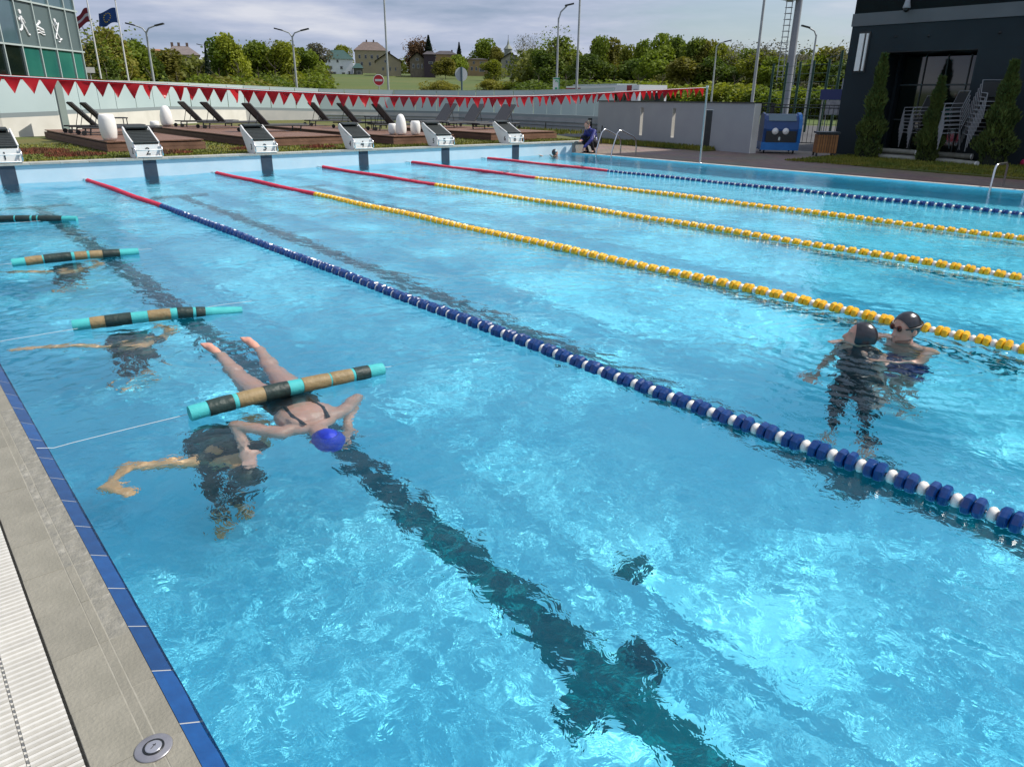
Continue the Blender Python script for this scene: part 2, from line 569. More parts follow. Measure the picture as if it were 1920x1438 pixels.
pr = [(-.004, -.016), (-.0074, .015), (-.0045, .024), (.0045, .024), (.0074, .015), (.004, -.016)]
vs = [(-.372, a, b) for a, b in pr] + [(-.268, a, b) for a, b in pr]
gbar.add(vs, [tuple(range(6)), tuple(range(11, 5, -1))] + [(i, (i + 1) % 6, 6 + (i + 1) % 6, 6 + i) for i in range(6)])
gbm = gbar.mesh('grate_bar', GRATE)
gbar2 = MB()
vs = [(-.484, a, b) for a, b in pr] + [(-.380, a, b) for a, b in pr]
gbar2.add(vs, [tuple(range(6)), tuple(range(11, 5, -1))] + [(i, (i + 1) % 6, 6 + (i + 1) % 6, 6 + i) for i in range(6)])
gbm2 = gbar2.mesh('grate_bar', GRATE)
pit = .0236
y = -15.6
while y < -12.1:
    link('grate_bar', gbm, gr, (0, y, 0))
    if y < -13.9: link('grate_bar', gbm2, gr, (0, y + .006, 0))
    y += pit
q = MB()
for xx in (-.376, -.30, -.34, -.43, -.46):
    q.lo((xx - .003, -15.7, -.02), (xx + .003, -12, .010))
obj('grate_rod', q, GRATE, gr)
q = MB().lo((-.60, -19, -.14), (-.262, 0, -.11))
struct('gutter', q, mat('gutter_grey', (.10, .095, .085), .8))
q = MB()
q.lo((-2.4, -19, -.06), (-.487, 0, .024))
struct('deck', q, brick_mat('deck_tile', (.36, .33, .28), (.33, .31, .27), (.2, .19, .17), 3))
# round steel cap let into the edge
cap = thing('steel_cap', 'round steel inlet cap let into the beige edge tiles', 'cap', (-.122, -15.135, .0265))
q = MB().lathe([(.0455, -.004), (.0455, .0015), (.043, .003), (0.0, .003)], 40)
obj('cap_rim', q, mat('cap_steel', (.30, .29, .31), .35, (.36, .35, .36), 30, metal=.7), cap)
q = MB().lathe([(.026, .003), (.026, .0045), (.021, .0045), (.021, .003)], 36)
obj('seal_ring', q, BLACK, cap)
q = MB().lathe([(.0205, .003), (.0205, .0052), (.018, .0062), (0, .0062)], 36)
obj('cap_button', q, mat('cap_steel_bright', (.42, .42, .45), .3, metal=.7), cap)
q = MB().box((0, 0, .0066), (.018, .0016, .001), .6).box((.003, .003, .0066), (.008, .0014, .001), -.9)
obj('engraved_mark', q, DARK, cap)

# ------------------------------------------------------------------ water: a displaced surface, refracting, casting caustics
def graded(a, b, d0, d1, grow=1.012):
    out, d = [a], d0
    while out[-1] < b:
        out.append(out[-1] + d)
        d = min(d * grow, d1)
    out[-1] = b
    return out
gy = sorted(set([round(v, 4) for v in [-9 - 0 + t for t in graded(0, 9.003, .019, .05, 1.004)]] +
               [round(-9 - t, 4) for t in graded(0, 7.9, .019, .019, 1)] + [round(-16.9 - t, 4) for t in graded(0, 8.32, .03, .14, 1.04)]))
gx = [t + .004 for t in graded(0, XR + .012, .019, .045, 1.0016)]
X, Y = np.meshgrid(np.array(gx), np.array(gy), indexing='ij')
Z = np.zeros_like(X)
def patch(seed, sc):                        # slow 0..1 mask
    r = np.random.default_rng(seed)
    m = np.zeros_like(X)
    for i in range(9):
        th = r.random() * 6.28
        k = (0.6 + 1.6 * r.random()) * sc
        m += np.sin(k * (math.cos(th) * X + math.sin(th) * Y) + r.random() * 6.28)
    return 1 / (1 + np.exp(-m * .9))
wx = X + .10 * np.sin(2.1 * Y + 1.2 * X) + .05 * np.sin(5.3 * Y - 2.2 * X)
wy = Y + .10 * np.sin(1.9 * X - 1.3 * Y) + .05 * np.sin(4.7 * X + 3.1 * Y)
fine = np.zeros_like(X)
for i in range(150):
    lam = .095 * (2.4 / .095) ** rng.random()
    th = rng.random() * 2 * math.pi
    ph = rng.random() * 6.28
    k = 2 * math.pi / lam
    if lam < .28:
        fine += .00082 * lam ** .80 * np.sin(k * (math.cos(th) * wx + math.sin(th) * wy) + ph) * (1 if lam > .11 else .8)
    else:
        Z += .00050 * lam ** .82 * np.sin(k * (math.cos(th) * wx + math.sin(th) * wy) + ph)
m1, m2 = patch(5, 1.6), patch(8, 3.4)
calm = np.exp(-((X - 2.95) ** 2 / .55 + (Y + 15.9) ** 2 / .30))
calm = np.maximum(calm, .6 * np.exp(-((X - 6) ** 2 / 1.5 + (Y + 12.5) ** 2 / 3)))
Z = Z * (.75 + .5 * m1) * (1 - .55 * calm) + fine * 1.9 * (.52 + .7 * m1 * m2 + .2 * m2) * (1 - .85 * calm)
# splashes and rings round the swimmers
for (cx, cy_, a, r0, lam) in [(1.25, -11.95, .0032, .55, .10), (.85, -13.1, .0016, .5, .12), (1.2, -13.8, .0014, .4, .12), (4.75, -14.85, .0060, 1.0, .15), (4.5, -15.3, .0036, .8, .12), (.9, -10.6, .0018, .6, .12), (1.0, -8.0, .0016, .7, .14), (1.1, -5.2, .002, .8, .15), (15.3, -.4, .002, .8, .2)]:
    rr_ = np.hypot(X - cx, Y - cy_) + .06 * np.sin(9 * X + 7 * Y)
    Z += a * np.exp(-(rr_ / r0) ** 2) * np.sin(rr_ * 2 * math.pi / lam) * (.6 + .8 * m2)
edge_ = np.minimum(np.minimum(X, XR - X), .15) / .15
Z = Z * (.35 + .65 * edge_) * (1 - .45 * np.clip((X - 6) / 5, 0, 1)) - .002
nx_, ny_ = X.shape
V = np.stack([X, Y, Z], -1).reshape(-1, 3)
idx = np.arange(nx_ * ny_).reshape(nx_, ny_)
Fc = np.stack([idx[:-1, :-1], idx[1:, :-1], idx[1:, 1:], idx[:-1, 1:]], -1).reshape(-1, 4)
wme = bpy.data.meshes.new('water')
wme.vertices.add(len(V))
wme.vertices.foreach_set('co', V.ravel())
wme.loops.add(Fc.size)
wme.loops.foreach_set('vertex_index', Fc.ravel().astype(np.int32))
wme.polygons.add(len(Fc))
wme.polygons.foreach_set('loop_start', np.arange(0, Fc.size, 4, dtype=np.int32))
wme.polygons.foreach_set('loop_total', np.full(len(Fc), 4, dtype=np.int32))
wme.polygons.foreach_set('use_smooth', np.ones(len(Fc), bool))
wme.update()
WAT = bpy.data.materials.new('pool_water')
WAT.use_nodes = True
n = WAT.node_tree
n.nodes.clear()
g = n.nodes.new('ShaderNodeBsdfGlass')
g.inputs['IOR'].default_value = 1.333
g.inputs['Roughness'].default_value = 0
g.inputs['Color'].default_value = (.91, .985, 1, 1)
ou = n.nodes.new('ShaderNodeOutputMaterial')
btc = n.nodes.new('ShaderNodeTexCoord')
bno = n.nodes.new('ShaderNodeTexNoise')
bno.inputs['Scale'].default_value = 15
bno.inputs['Detail'].default_value = 3
bno.inputs['Distortion'].default_value = .6
bbu = n.nodes.new('ShaderNodeBump')
bbu.inputs['Strength'].default_value = .5
bbu.inputs['Distance'].default_value = .010
n.links.new(btc.outputs['Object'], bno.inputs['Vector'])
n.links.new(bno.outputs['Fac'], bbu.inputs['Height'])
n.links.new(bbu.outputs[0], g.inputs['Normal'])
n.links.new(g.outputs[0], ou.inputs[0])
wme.materials.append(WAT)
water = link('water', wme)
water['kind'] = 'structure'
water.cycles.is_caustics_caster = True

# ------------------------------------------------------------------ lane ropes
def disc_mesh(m, name):                      # ridged float disc, axis along y
    q = MB()
    n = 14
    prof = [(.012, -.021), (.040, -.020), (.051, -.012), (.0525, 0), (.051, .012), (.040, .020), (.012, .021)]
    vs, fs = [], []
    for r, t in prof:
        for k in range(n):
            a = 2 * math.pi * k / n
            rr = r * (1 - (.07 if k % 2 else 0) * (r > .03))
            vs.append((rr * math.cos(a), t, rr * math.sin(a)))
    for i in range(len(prof) - 1):
        for k in range(n):
            l = (k + 1) % n
            fs.append((i * n + k, i * n + l, (i + 1) * n + l, (i + 1) * n + k))
    q.add(vs, fs, False)
    return q.mesh(name, m)
def float_mesh(m):
    q = MB()
    n = 12
    prof = [(.010, -.020), (.026, -.016), (.033, -.006), (.033, .006), (.026, .016), (.010, .020)]
    vs, fs = [], []
    for r, t in prof:
        for k in range(n):
            a = 2 * math.pi * k / n
            vs.append((r * math.cos(a), t, r * math.sin(a)))
    for i in range(len(prof) - 1):
        for k in range(n):
            l = (k + 1) % n
            fs.append((i * n + k, i * n + l, (i + 1) * n + l, (i + 1) * n + k))
    q.add(vs, fs, True)
    return q.mesh('float', m)
DM = {'blue': disc_mesh(BLUE, 'disc'), 'yellow': disc_mesh(YELLOW, 'disc'), 'red': disc_mesh(RED, 'disc')}
FM = float_mesh(FLOATW)
def low(m, white=False):                     # cheap far version
    q = MB()
    r = .030 if white else .049
    n = 8
    vs = [(rr * math.cos(2 * math.pi * k / n), t, rr * math.sin(2 * math.pi * k / n)) for rr, t in ((r * .8, -.021), (r, 0), (r * .8, .021)) for k in range(n)]
    fs = [(i * n + k, i * n + (k + 1) % n, (i + 1) * n + (k + 1) % n, (i + 1) * n + k) for i in range(2) for k in range(n)]
    return vs, fs + [tuple(range(n))[::-1], tuple(range(2 * n, 3 * n))]
ropes = [  # bow points (x at y), colour, red length, label
    ([(0, 2.86), (-6, 2.90), (-10, 2.86), (-15, 2.83), (-17, 2.86), (-21, 2.88)], 'blue', 4.9, 'blue lane rope with white floats nearest the camera, starting between blocks 1 and 2'),
    ([(0, 5.36), (-7, 5.40), (-15, 5.40), (-21, 5.36)], 'yellow', 4.9, 'yellow lane rope passing right behind the two bathers in black caps'),
    ([(0, 7.86), (-9, 7.92), (-21, 7.86)], 'yellow', 4.9, 'middle yellow lane rope, starting between blocks 3 and 4'),
    ([(0, 10.36), (-9, 10.38), (-21, 10.36)], 'yellow', 5.0, 'farthest yellow lane rope, starting between blocks 4 and 5'),
    ([(0, 12.86), (-9, 12.86), (-21, 12.86)], 'blue', 4.8, 'far blue lane rope nearest the brown paved side'),
]
PER = .1355
for ri, (pts, colr, redl, lab) in enumerate(ropes):
    rp = thing('lane_rope', lab, 'lane rope', (pts[0][1], 0, 0), 0, 'lane ropes stretched along the pool')
    x0 = pts[0][1]
    ys_ = [-p[0] for p in pts]
    xs_ = [p[1] - x0 for p in pts]
    def rx(y):
        return float(np.interp(-y, ys_, xs_))
    def rz_(y):
        return .012 + .006 * math.sin(y * 2.3 + ri)
    q = MB().tube([(rx(y), y, rz_(y)) for y in np.arange(-.02, -20.9, -.6)], .006, 6)
    obj('cable', q, STEEL, rp)
    q = MB().tube([(0, 0.0, .02), (0, -.16, .014)], .014, 8)
    obj('tension_hook', q, STEEL, rp)
    items = []
    y = -.30
    k = 0
    while y > -20.8:
        ph = k % 3
        items.append((y, ph))
        y -= PER / 3
        k += 1
    far_ = {'red': MB(), colr: MB(), 'white': MB()}
    cnt = 0
    for (y, ph) in sorted(items, key=lambda t: t[0]):
        c = 'red' if -y < redl else colr
        p = (rx(y), y + random.uniform(-.002, .002), rz_(y) + random.uniform(-.002, .002))
        d = math.hypot(p[0] + x0 - CAM[0], y - CAM[1])
        if y < -18.6: continue
        if cnt < (290 if ri < 2 else 230) and d < (12.5 if ri < 2 else 15):
            if ph == 2: o = link('float', FM, rp, p, (0, random.random() * 3, 0))
            else: o = link('disc', DM[c], rp, p, (random.uniform(-.05, .05), random.random() * 3, random.uniform(-.06, .06)))
            cnt += 1
        else:
            key = 'white' if (ph == 2 and c != 'red') else c
            vs, fs = low(None, key == 'white')
            far_[key].M = Matrix.Translation(p)
            far_[key].add(vs, fs, True)
    for key, q in far_.items():
        if q.f:
            q.M = Matrix.Identity(4)
            tag(obj('disc_run', q, {'red': RED, 'blue': BLUE, 'yellow': YELLOW, 'white': FLOATW}[key], rp), kind='stuff')

# ------------------------------------------------------------------ foam noodles on cords across lane 1
def noodle(pa, pb, cuts, lab, zc=.026, r=.043, tail=None):
    A, B = at(*pa, zc), at(*pb, zc)
    t = thing('foam_noodle', lab, 'noodle', A, 0, 'foam noodles strung across the first lane')
    def pos(px):                             # point of the axis seen at column px
        lo_, hi_ = 0.0, 1.0
        for _ in range(40):
            m_ = (lo_ + hi_) / 2
            P_ = np.array(A.lerp(B, m_)) - CAM
            x_ = 960 + FPX * (P_ @ AR) / (P_ @ AF)
            if x_ < px: lo_ = m_
            else: hi_ = m_
        return A.lerp(B, (lo_ + hi_) / 2) - A
    prev = pa[0]
    ms = {'t': TURQ, 'k': KHAKI, 'd': DKGREEN}
    D = (B - A)
    for (px, c) in cuts:
        p0, p1 = pos(prev), pos(px)
        f = .0015 if c != 't' else 0
        rr = r + (.0035 if c == 'd' else .002 if c == 'k' else 0)
        q = MB()
        n = 5
        pts = []
        for i in range(n):
            v = p0.lerp(p1, i / (n - 1))
            s_ = (v.length / D.length) * math.pi
            v.z += .012 * math.sin(s_ * 1.3) * (1 if tail is None else .6)
            if tail and v.length / D.length > .62: v.z -= (v.length / D.length - .62) * tail
            pts.append(v)
        q.tube(pts, [rr * .97] + [rr] * (n - 2) + [rr * .97], 18)
        obj({'t': 'foam_tube', 'k': 'khaki_wrap', 'd': 'dark_wrap'}[c], q, ms[c], t)
        prev = px
    return A, B
def cord(y, z=.02, lab=''):
    pts = [(.012 - .05, y, .03), (.03, y, .01)] + [(x, y + .004 * math.sin(x * 5), .012 - .09 * min(max(x - 1.7, 0), .35)) for x in np.linspace(.1, 2.86, 14)]
    q = MB().tube(pts, .0017, 5)
    tag(obj('cord', q, CORD), lab, 'cord', 'cords across the first lane')
n4 = noodle((355, 776), (717, 690), [(390, 't'), (437, 'd'), (446, 't'), (495, 'k'), (540, 'd'), (566, 't'), (616, 'k'), (619, 't'), (658, 'k'), (663, 't'), (690, 'd'), (717, 't')],
       'nearest foam noodle, banded in khaki and dark green, over the swimmer in the blue cap')
n3 = noodle((136, 611), (452, 575), [(170, 't'), (198, 'k'), (247, 'd'), (278, 't'), (320, 'k'), (333, 't'), (361, 'd'), (367, 't'), (384, 'd'), (452, 't')],
       'second nearest foam noodle, its long bare turquoise end dipping at the right', tail=.10)
n2 = noodle((22, 494), (259, 471), [(48, 't'), (80, 'k'), (83, 't'), (134, 'd'), (140, 't'), (163, 'k'), (168, 't'), (192, 'k'), (224, 'd'), (259, 't')],
       'third foam noodle from the camera, two khaki bands between its two dark ones')
n1 = noodle((-60, 414), (144, 410), [(28, 'd'), (31, 't'), (58, 'd'), (62, 't'), (70, 'd'), (73, 't'), (117, 'd'), (144, 't')],
       'farthest foam noodle, almost all dark green with one turquoise end')
cord(-13.0, lab='thin white cord holding the nearest noodle across the lane')
cord(-10.95, lab='thin white cord holding the noodle with the long turquoise end')
cord(-8.13, lab='thin white cord holding the noodle with two khaki bands in the middle')
cord(-5.3, lab='thin white cord holding the mostly dark green noodle')

# ------------------------------------------------------------------ starting blocks
def block(k):
    t = thing('starting_block', 'x', 'starting block', (SX[k] + .02, .02, .362), 0, 'starting blocks along the starting wall')
    q = MB()
    prof = [(.02, 0), (.46, 0), (.60, .22), (.80, .50), (.80, .60), (.70, .60), (.42, .40), (.10, .30), (.03, .24)]
    for sx in (-1, 1):
        q = MB()
        q.prism(prof, sx * .25 - .018, sx * .25 + .018, 'x')
        obj('side_panel', q, WHITE, t)
    q = MB()
    q.prism([(.035, .02), (.06, .02), (.075, .275), (.05, .275)], -.23, .23, 'x')
    obj('front_panel', q, WHITE, t)
    q = MB()
    q.prism([(.44, .02), (.46, .02), (.60, .22), (.58, .23)], -.23, .23, 'x')
    obj('back_panel', q, WHITE, t)
    q = MB()
    q.box((0, .40, .438), (.50, .70, .035), rx=math.atan2(.27, .66))
    q.box((0, .075, .305), (.50, .03, .045), rx=.4)
    obj('platform', q, BLACKM, t)
    q = MB()
    for i in range(9):
        q.box((0, .13 + i * .068, .352 + i * .0277), (.46, .010, .006), rx=.39)
    obj('grip_ridge', q, DARK, t)
    q = MB().box((0, .70, .62), (.44, .24, .028), rx=.15).box((0, .80, .60), (.40, .03, .07))
    obj('back_kick', q, BLACKM, t)
    for sx in (-1, 1):
        q = MB().tube([(sx * .268, .10, .315), (sx * .272, .30, .40), (sx * .272, .56, .52), (sx * .268, .72, .61)], .020, 8)
        obj('side_rail', q, WHITE, t)
        q = MB().tube([(sx * .27, .06, .26), (sx * .275, -.04, .20), (sx * .275, -.06, .06), (sx * .27, .02, .02)], .016, 8)
        obj('hand_grip', q, STEEL, t)
    q = MB().tube([(-.27, .02, .17), (-.25, -.07, .17), (.25, -.07, .17), (.27, .02, .17)], .013, 8)
    obj('start_bar', q, WHITE, t)
    q = MB().tube([(-.27, .02, .03), (-.25, -.06, .03), (.25, -.06, .03), (.27, .02, .03)], .013, 8)
    obj('start_bar', q, WHITE, t)
    nm = text_mesh(str(k + 1), .21, BLACK)
    link('number', nm, t, (0, .036, .135), (R(86), 0, 0))
    nm = text_mesh(str(k + 1), .19, BLACK)
    link('number', nm, t, (-.272, .20, .14), (R(90), 0, R(-90)))
    t['label'] = ['white starting block numbered 1 at the left edge of the photo',
                  'white starting block numbered 2 in front of the barrel shaped white lamp',
                  'white starting block numbered 3 in front of the second deck platform', 'white starting block numbered 4 left of the egg shaped lamps',
                  'white starting block numbered 5 right of the egg shaped lamps', 'white starting block numbered 6 nearest the crouching person'][k]
    return t
BLACKM = mat('black_rubber_mat', (.012, .018, .017), .7, (.02, .027, .026), 20)
for k in range(6):
    b_ = block(k)
    b_.scale = (.94, .94, .95)

# ------------------------------------------------------------------ backstroke pennants
PEN = bpy.data.materials.new('red_pennant_cloth')
PEN.use_nodes = True
n = PEN.node_tree
b = n.nodes['Principled BSDF']
oi = n.nodes.new('ShaderNodeObjectInfo')
cr = n.nodes.new('ShaderNodeValToRGB')
cr.color_ramp.elements[0].color = (.55, .008, .02, 1)
cr.color_ramp.elements[1].color = (.68, .03, .04, 1)
n.links.new(oi.outputs['Random'], cr.inputs[0])
n.links.new(cr.outputs[0], b.inputs['Base Color'])
b.inputs['Roughness'].default_value = .3
tr = n.nodes.new('ShaderNodeBsdfTranslucent')
n.links.new(cr.outputs[0], tr.inputs[0])
ms_ = n.nodes.new('ShaderNodeMixShader')
ms_.inputs[0].default_value = .6
n.links.new(b.outputs[0], ms_.inputs[1])
n.links.new(tr.outputs[0], ms_.inputs[2])
n.links.new(ms_.outputs[0], n.nodes['Material Output'].inputs[0])
PX = [-.45, 1.23, 3.19, 4.79, 6.73, 9.12, 10.52, 12.11, 13.9, 16.53]
PZ = [1.90, 1.795, 1.725, 1.66, 1.61, 1.605, 1.635, 1.69, 1.775, 1.885]
pl = thing('pennant_line', 'long line of red triangular pennants hung across the pool', 'pennant line', (0, -4.72, 0))
pz = lambda x: float(np.interp(x, PX, PZ))
q = MB().tube([(x, 0, pz(x)) for x in np.linspace(-.45, 16.53, 60)], .006, 5)
obj('line', q, CORD, pl)
q = MB()
xs_ = np.linspace(-.40, 16.3, 160)
vs = [(x, .002 * math.sin(x * 30), pz(x) + d) for x in xs_ for d in (.012, -.028)]
fs = [(2 * i, 2 * i + 1, 2 * i + 3, 2 * i + 2) for i in range(len(xs_) - 1)]
vs += [(x, y + .003, z) for x, y, z in vs]
nn = len(xs_) * 2
fs += [tuple(nn + i for i in reversed(f)) for f in fs]
q.add(vs, fs, True)
obj('tape', q, PEN, pl)
pens = []
for v_ in range(6):
    q = MB()
    w_, h_ = .098, .19
    rows = 7
    vs, fs = [], []
    for side in (0, .0016):
        base = len(vs)
        for i in range(rows):
            t_ = i / (rows - 1)
            hw = w_ * (1 - t_) + .002
            cv = .030 * t_ * math.sin(v_ * 1.7 + 2.2 * t_)
            for u in (-1, 0, 1):
                vs.append((hw * u, cv + side + .016 * (1 - abs(u)) * t_ * (v_ % 3 - 1) + .01 * u * t_ * (v_ % 2), -.02 - h_ * t_))
        for i in range(rows - 1):
            for u in range(2):
                f = (base + i * 3 + u, base + i * 3 + u + 1, base + i * 3 + u + 4, base + i * 3 + u + 3)
                fs.append(f if side else f[::-1])
    q.add(vs, fs, True)
    pens.append(q.mesh('pennant', PEN))
x = -.30
i = 0
while x < 16.35:
    link('pennant', random.choice(pens), pl, (x, 0, pz(x)), (random.gauss(0, .16), random.gauss(0, .03) - math.atan2(pz(x + .1) - pz(x - .1), .2), random.gauss(0, .45)))
    x += .2075
    i += 1
for (x, lab) in ((16.53, 'grey pole holding the right end of the red pennant line'), (-.45, 'grey pole holding the left end of the red pennant line')):
    t = thing('pennant_pole', lab, 'pole', (x, -4.72, 0), 0, 'poles of the pennant line')
    obj('pole', MB().tube([(0, 0, -.02), (0, 0, 1.90)], .024, 12), GALV, t)
    obj('pole_cap', MB().tube([(0, 0, 1.88), (0, 0, 1.93)], .034, 12), CREAM, t)
    obj('base_socket', MB().lathe([(.05, 0), (.05, .035), (.028, .045)], 14), STEEL, t)

# ------------------------------------------------------------------ pool ladders
def ladder(x, y, sp, h, back, lab, loop=True):
    t = thing('pool_ladder', lab, 'pool ladder', (x, y, 0))
    for s_ in (0, -sp):
        if loop:
            pts = [(-.10, s_, -1.0), (-.10, s_, -.1), (-.08, s_, .15), (.02, s_, .42), (.12, s_, h * .88), (.22, s_, h), (.34, s_, h * .97), (back - .12, s_, h * .72), (back - .03, s_, h * .58), (back, s_, h * .35), (back, s_, 0.01)]
        else:
            pts = [(-.10, s_, -1.0), (-.10, s_, -.1), (-.08, s_, h * .8), (-.03, s_, h * .97), (.08, s_, h), (back - .1, s_, h), (back - .02, s_, h * .9), (back, s_, .01)]
        q = MB().tube(pts, .021, 10)
        obj('handrail', q, STEEL, t)
    for z in (-.25, -.55, -.85):
        obj('rung', MB().box((-.10, -sp / 2, z), (.08, sp, .025)), STEEL, t)
    return t
ladder(16.50, -1.05, .62, .74, 1.0, 'curved steel pool ladder at the far right corner of the pool')
ladder(16.50, -11.70, .60, .47, .62, 'low steel pool ladder at the right edge of the photo', False)

# ------------------------------------------------------------------ deck platforms, sun loungers, lamps behind the starting wall
def column(P):
    d = np.array(P) - CAM
    return 960 + FPX * (d @ AR) / (d @ AF)
def colx(px, y, z):                          # x of the point on the line y, z seen at column px
    lo_, hi_ = -20.0, 60.0
    for _ in range(50):
        m_ = (lo_ + hi_) / 2
        if column((m_, y, z)) < px: lo_ = m_
        else: hi_ = m_
    return lo_
PZT = .585
def platform(x0, x1, y0, y1, lab):
    t = thing('deck_platform', lab, 'platform', ((x0 + x1) / 2, (y0 + y1) / 2, .35), 0, 'wooden deck platforms on the raised lawn')
    w, l = x1 - x0, y1 - y0
    h = PZT - .35
    q = MB().lo((-w / 2 + .05, -l / 2 + .05, -.02), (w / 2 - .05, l / 2 - .05, h - .03))
    obj('frame', q, mat_dark_wood, t)
    nb = int(w / .145)
    bw = w / nb
    bd = MB().lo((-bw / 2 + .003, -l / 2, -.026), (bw / 2 - .003, l / 2, 0)).mesh('deck_board', DECKW)
    for i in range(nb):
        link('deck_board', bd, t, (-w / 2 + bw * (i + .5), 0, h))
    for (z0, z1) in ((.012, .092), (.098, .178)):
        for s_ in (-1, 1):
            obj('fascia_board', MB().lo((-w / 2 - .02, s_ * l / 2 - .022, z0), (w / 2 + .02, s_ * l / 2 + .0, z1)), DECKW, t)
            obj('fascia_board', MB().lo((s_ * w / 2 - .018, -l / 2, z0), (s_ * w / 2 + .012, l / 2, z1)), DECKSHADE, t)
    return t
mat_dark_wood = mat('dark_wood', (.03, .018, .012), .8)
platform(3.9, 6.05, 2.3, 9.6, 'leftmost brown deck platform, carrying the barrel shaped lamp')
platform(7.3, 9.85, 2.45, 11.4, 'second brown deck platform from the left, carrying three loungers with upright backs')
platform(10.85, 12.9, 1.35, 10.4, 'third brown deck platform, carrying three egg shaped lamps at its front edge')
platform(14.5, 17.25, 1.6, 7.6, 'rightmost brown deck platform behind block 6')
def lounger_proto():
    t = thing('sun_lounger', 'x', 'sun lounger', (0, 0, 0), 0, 'sun loungers on the deck platforms')
    H = .18
    for s_ in (-1, 1):
        obj('side_rail', MB().tube([(-.72, s_ * .31, H), (1.22, s_ * .31, H - .01)], .022, 6), DARK, t)
    q = MB().box((.62, 0, H + .022), (1.22, .56, .018))
    obj('seat', q, SLING, t)
    q = MB()
    a = R(48)
    q.box((-.39 * math.cos(a), 0, H + .025 + .39 * math.sin(a)), (.80, .60, .022), ry=a)
    obj('backrest', q, SLING, t)
    q = MB()
    for s_ in (-1, 1):
        q.tube([(-.02, s_ * .30, H + .01), (-.02 - .79 * math.cos(a), s_ * .30, H + .01 + .79 * math.sin(a))], .016, 6)
    q.tube([(-.42, -.28, H), (-.30, -.28, H + .40)], .01, 5).tube([(-.42, .28, H), (-.30, .28, H + .40)], .01, 5)
    tag(obj('back_frame', q, DARK, t), kind='stuff')
    for (x, s_) in ((-.55, -1), (-.55, 1), (.95, -1), (.95, 1)):
        obj('leg', MB().tube([(x, s_ * .29, 0), (x + .03, s_ * .30, H)], .02, 6), DARK, t)
    obj('stretcher', MB().tube([(-.55, -.29, .08), (-.55, .29, .08)], .014, 6).tube([(.95, -.29, .08), (.95, .29, .08)], .014, 6), DARK, t)
    for s_ in (-1, 1):
        obj('wheel', MB().tube([(-.70, s_ * .33 - .015, .06), (-.70, s_ * .33 + .015, .06)], .06, 12), BLACK, t)
    return t
lg = lounger_proto()
lu = []
beds = [(178, 6.9, 0, 'left one of the two loungers on the leftmost deck platform'),
        (205, 5.6, 0, 'lounger right behind the barrel shaped lamp, the right one of two'),
        (374, 10.0, 0, 'leftmost grey lounger on the second deck platform, beside the tall egg lamp'),
        (417, 8.5, 0, 'middle grey lounger of the three on the second deck platform'),
        (498, 5.5, 0, 'grey lounger with raised back right behind block 3'),
        (612, 9.0, -.10, 'leftmost lounger on the third deck platform, seen almost edge on'),
        (668, 6.6, -.16, 'middle lounger on the third deck platform, behind block 4'),
        (735, 4.6, -.16, 'lounger right behind the three egg shaped lamps'),
        (826, 6.6, math.pi + .1, 'lounger behind block 5, its dark back turned to the pool'),
        (878, 5.6, math.pi + .1, 'middle lounger of the rightmost deck platform, dark back turned to the pool'),
        (935, 4.0, math.pi + .1, 'lounger right behind block 6 with its dark back standing above it')]
for px, y, a, lab in beds:
    clone(lg, lu, (colx(px, y, .85), y, PZT), a, lab)
def side_table(px, y, lab):
    t = thing('side_table', lab, 'side table', (colx(px, y, .8), y, PZT), 0, 'low side tables between the loungers')
    obj('table_top', MB().box((0, 0, .38), (.44, .44, .03)), DARK, t)
    for a in (-1, 1):
        obj('leg_frame', MB().tube([(a * .19, -.19, 0), (a * .19, -.19, .37)], .014, 5).tube([(a * .19, .19, 0), (a * .19, .19, .37)], .014, 5), DARK, t)
side_table(222, 7.0, 'low dark side table right of the barrel shaped lamp')
side_table(700, 6.0, 'low dark side table between the loungers behind block 4')
def egg(px, y, r, h, shape, lab):
    t = thing('floor_lamp', lab, 'lamp', (colx(px, y, .7), y, PZT), 0, 'white shell lamps on the deck platforms')
    if shape == 'barrel':
        prof = [(r * .72, .012), (r * .86, h * .12), (r * .98, h * .35), (r, h * .55), (r * .96, h * .78), (r * .86, h * .93), (r * .74, h * .985), (0, h)]
    else:
        prof = [(r * .60, .012)] + [(r * math.sin(math.pi * (.22 + .78 * i / 12)) ** .75, h * (.04 + .96 * (1 - math.cos(math.pi * i / 12)) / 2)) for i in range(1, 12)] + [(0, h)]
    obj('lamp_shell', MB().lathe(prof, 24), LAMPW, t)
    obj('lamp_foot', MB().lathe([(r * .62, 0), (r * .62, .014), (0, .014)], 20), DARK, t)
egg(205, 2.75, .185, .58, 'barrel', 'large white barrel shaped lamp on the leftmost deck platform')
egg(313, 10.8, .20, .66, 'egg', 'tall white egg lamp at the far left of the second deck platform')
egg(752, 1.75, .155, .56, 'egg', 'tallest white egg lamp of the three at the front of the third platform')
egg(779, 1.65, .145, .38, 'barrel', 'short round white lamp right of the tallest egg lamp')
egg(737, 2.1, .14, .30, 'barrel', 'smallest white lamp, half hidden left of the tallest egg lamp')
egg(290, 9.2, .14, .22, 'barrel', 'small white lamp low on the leftmost platform, left of the tall egg lamp')

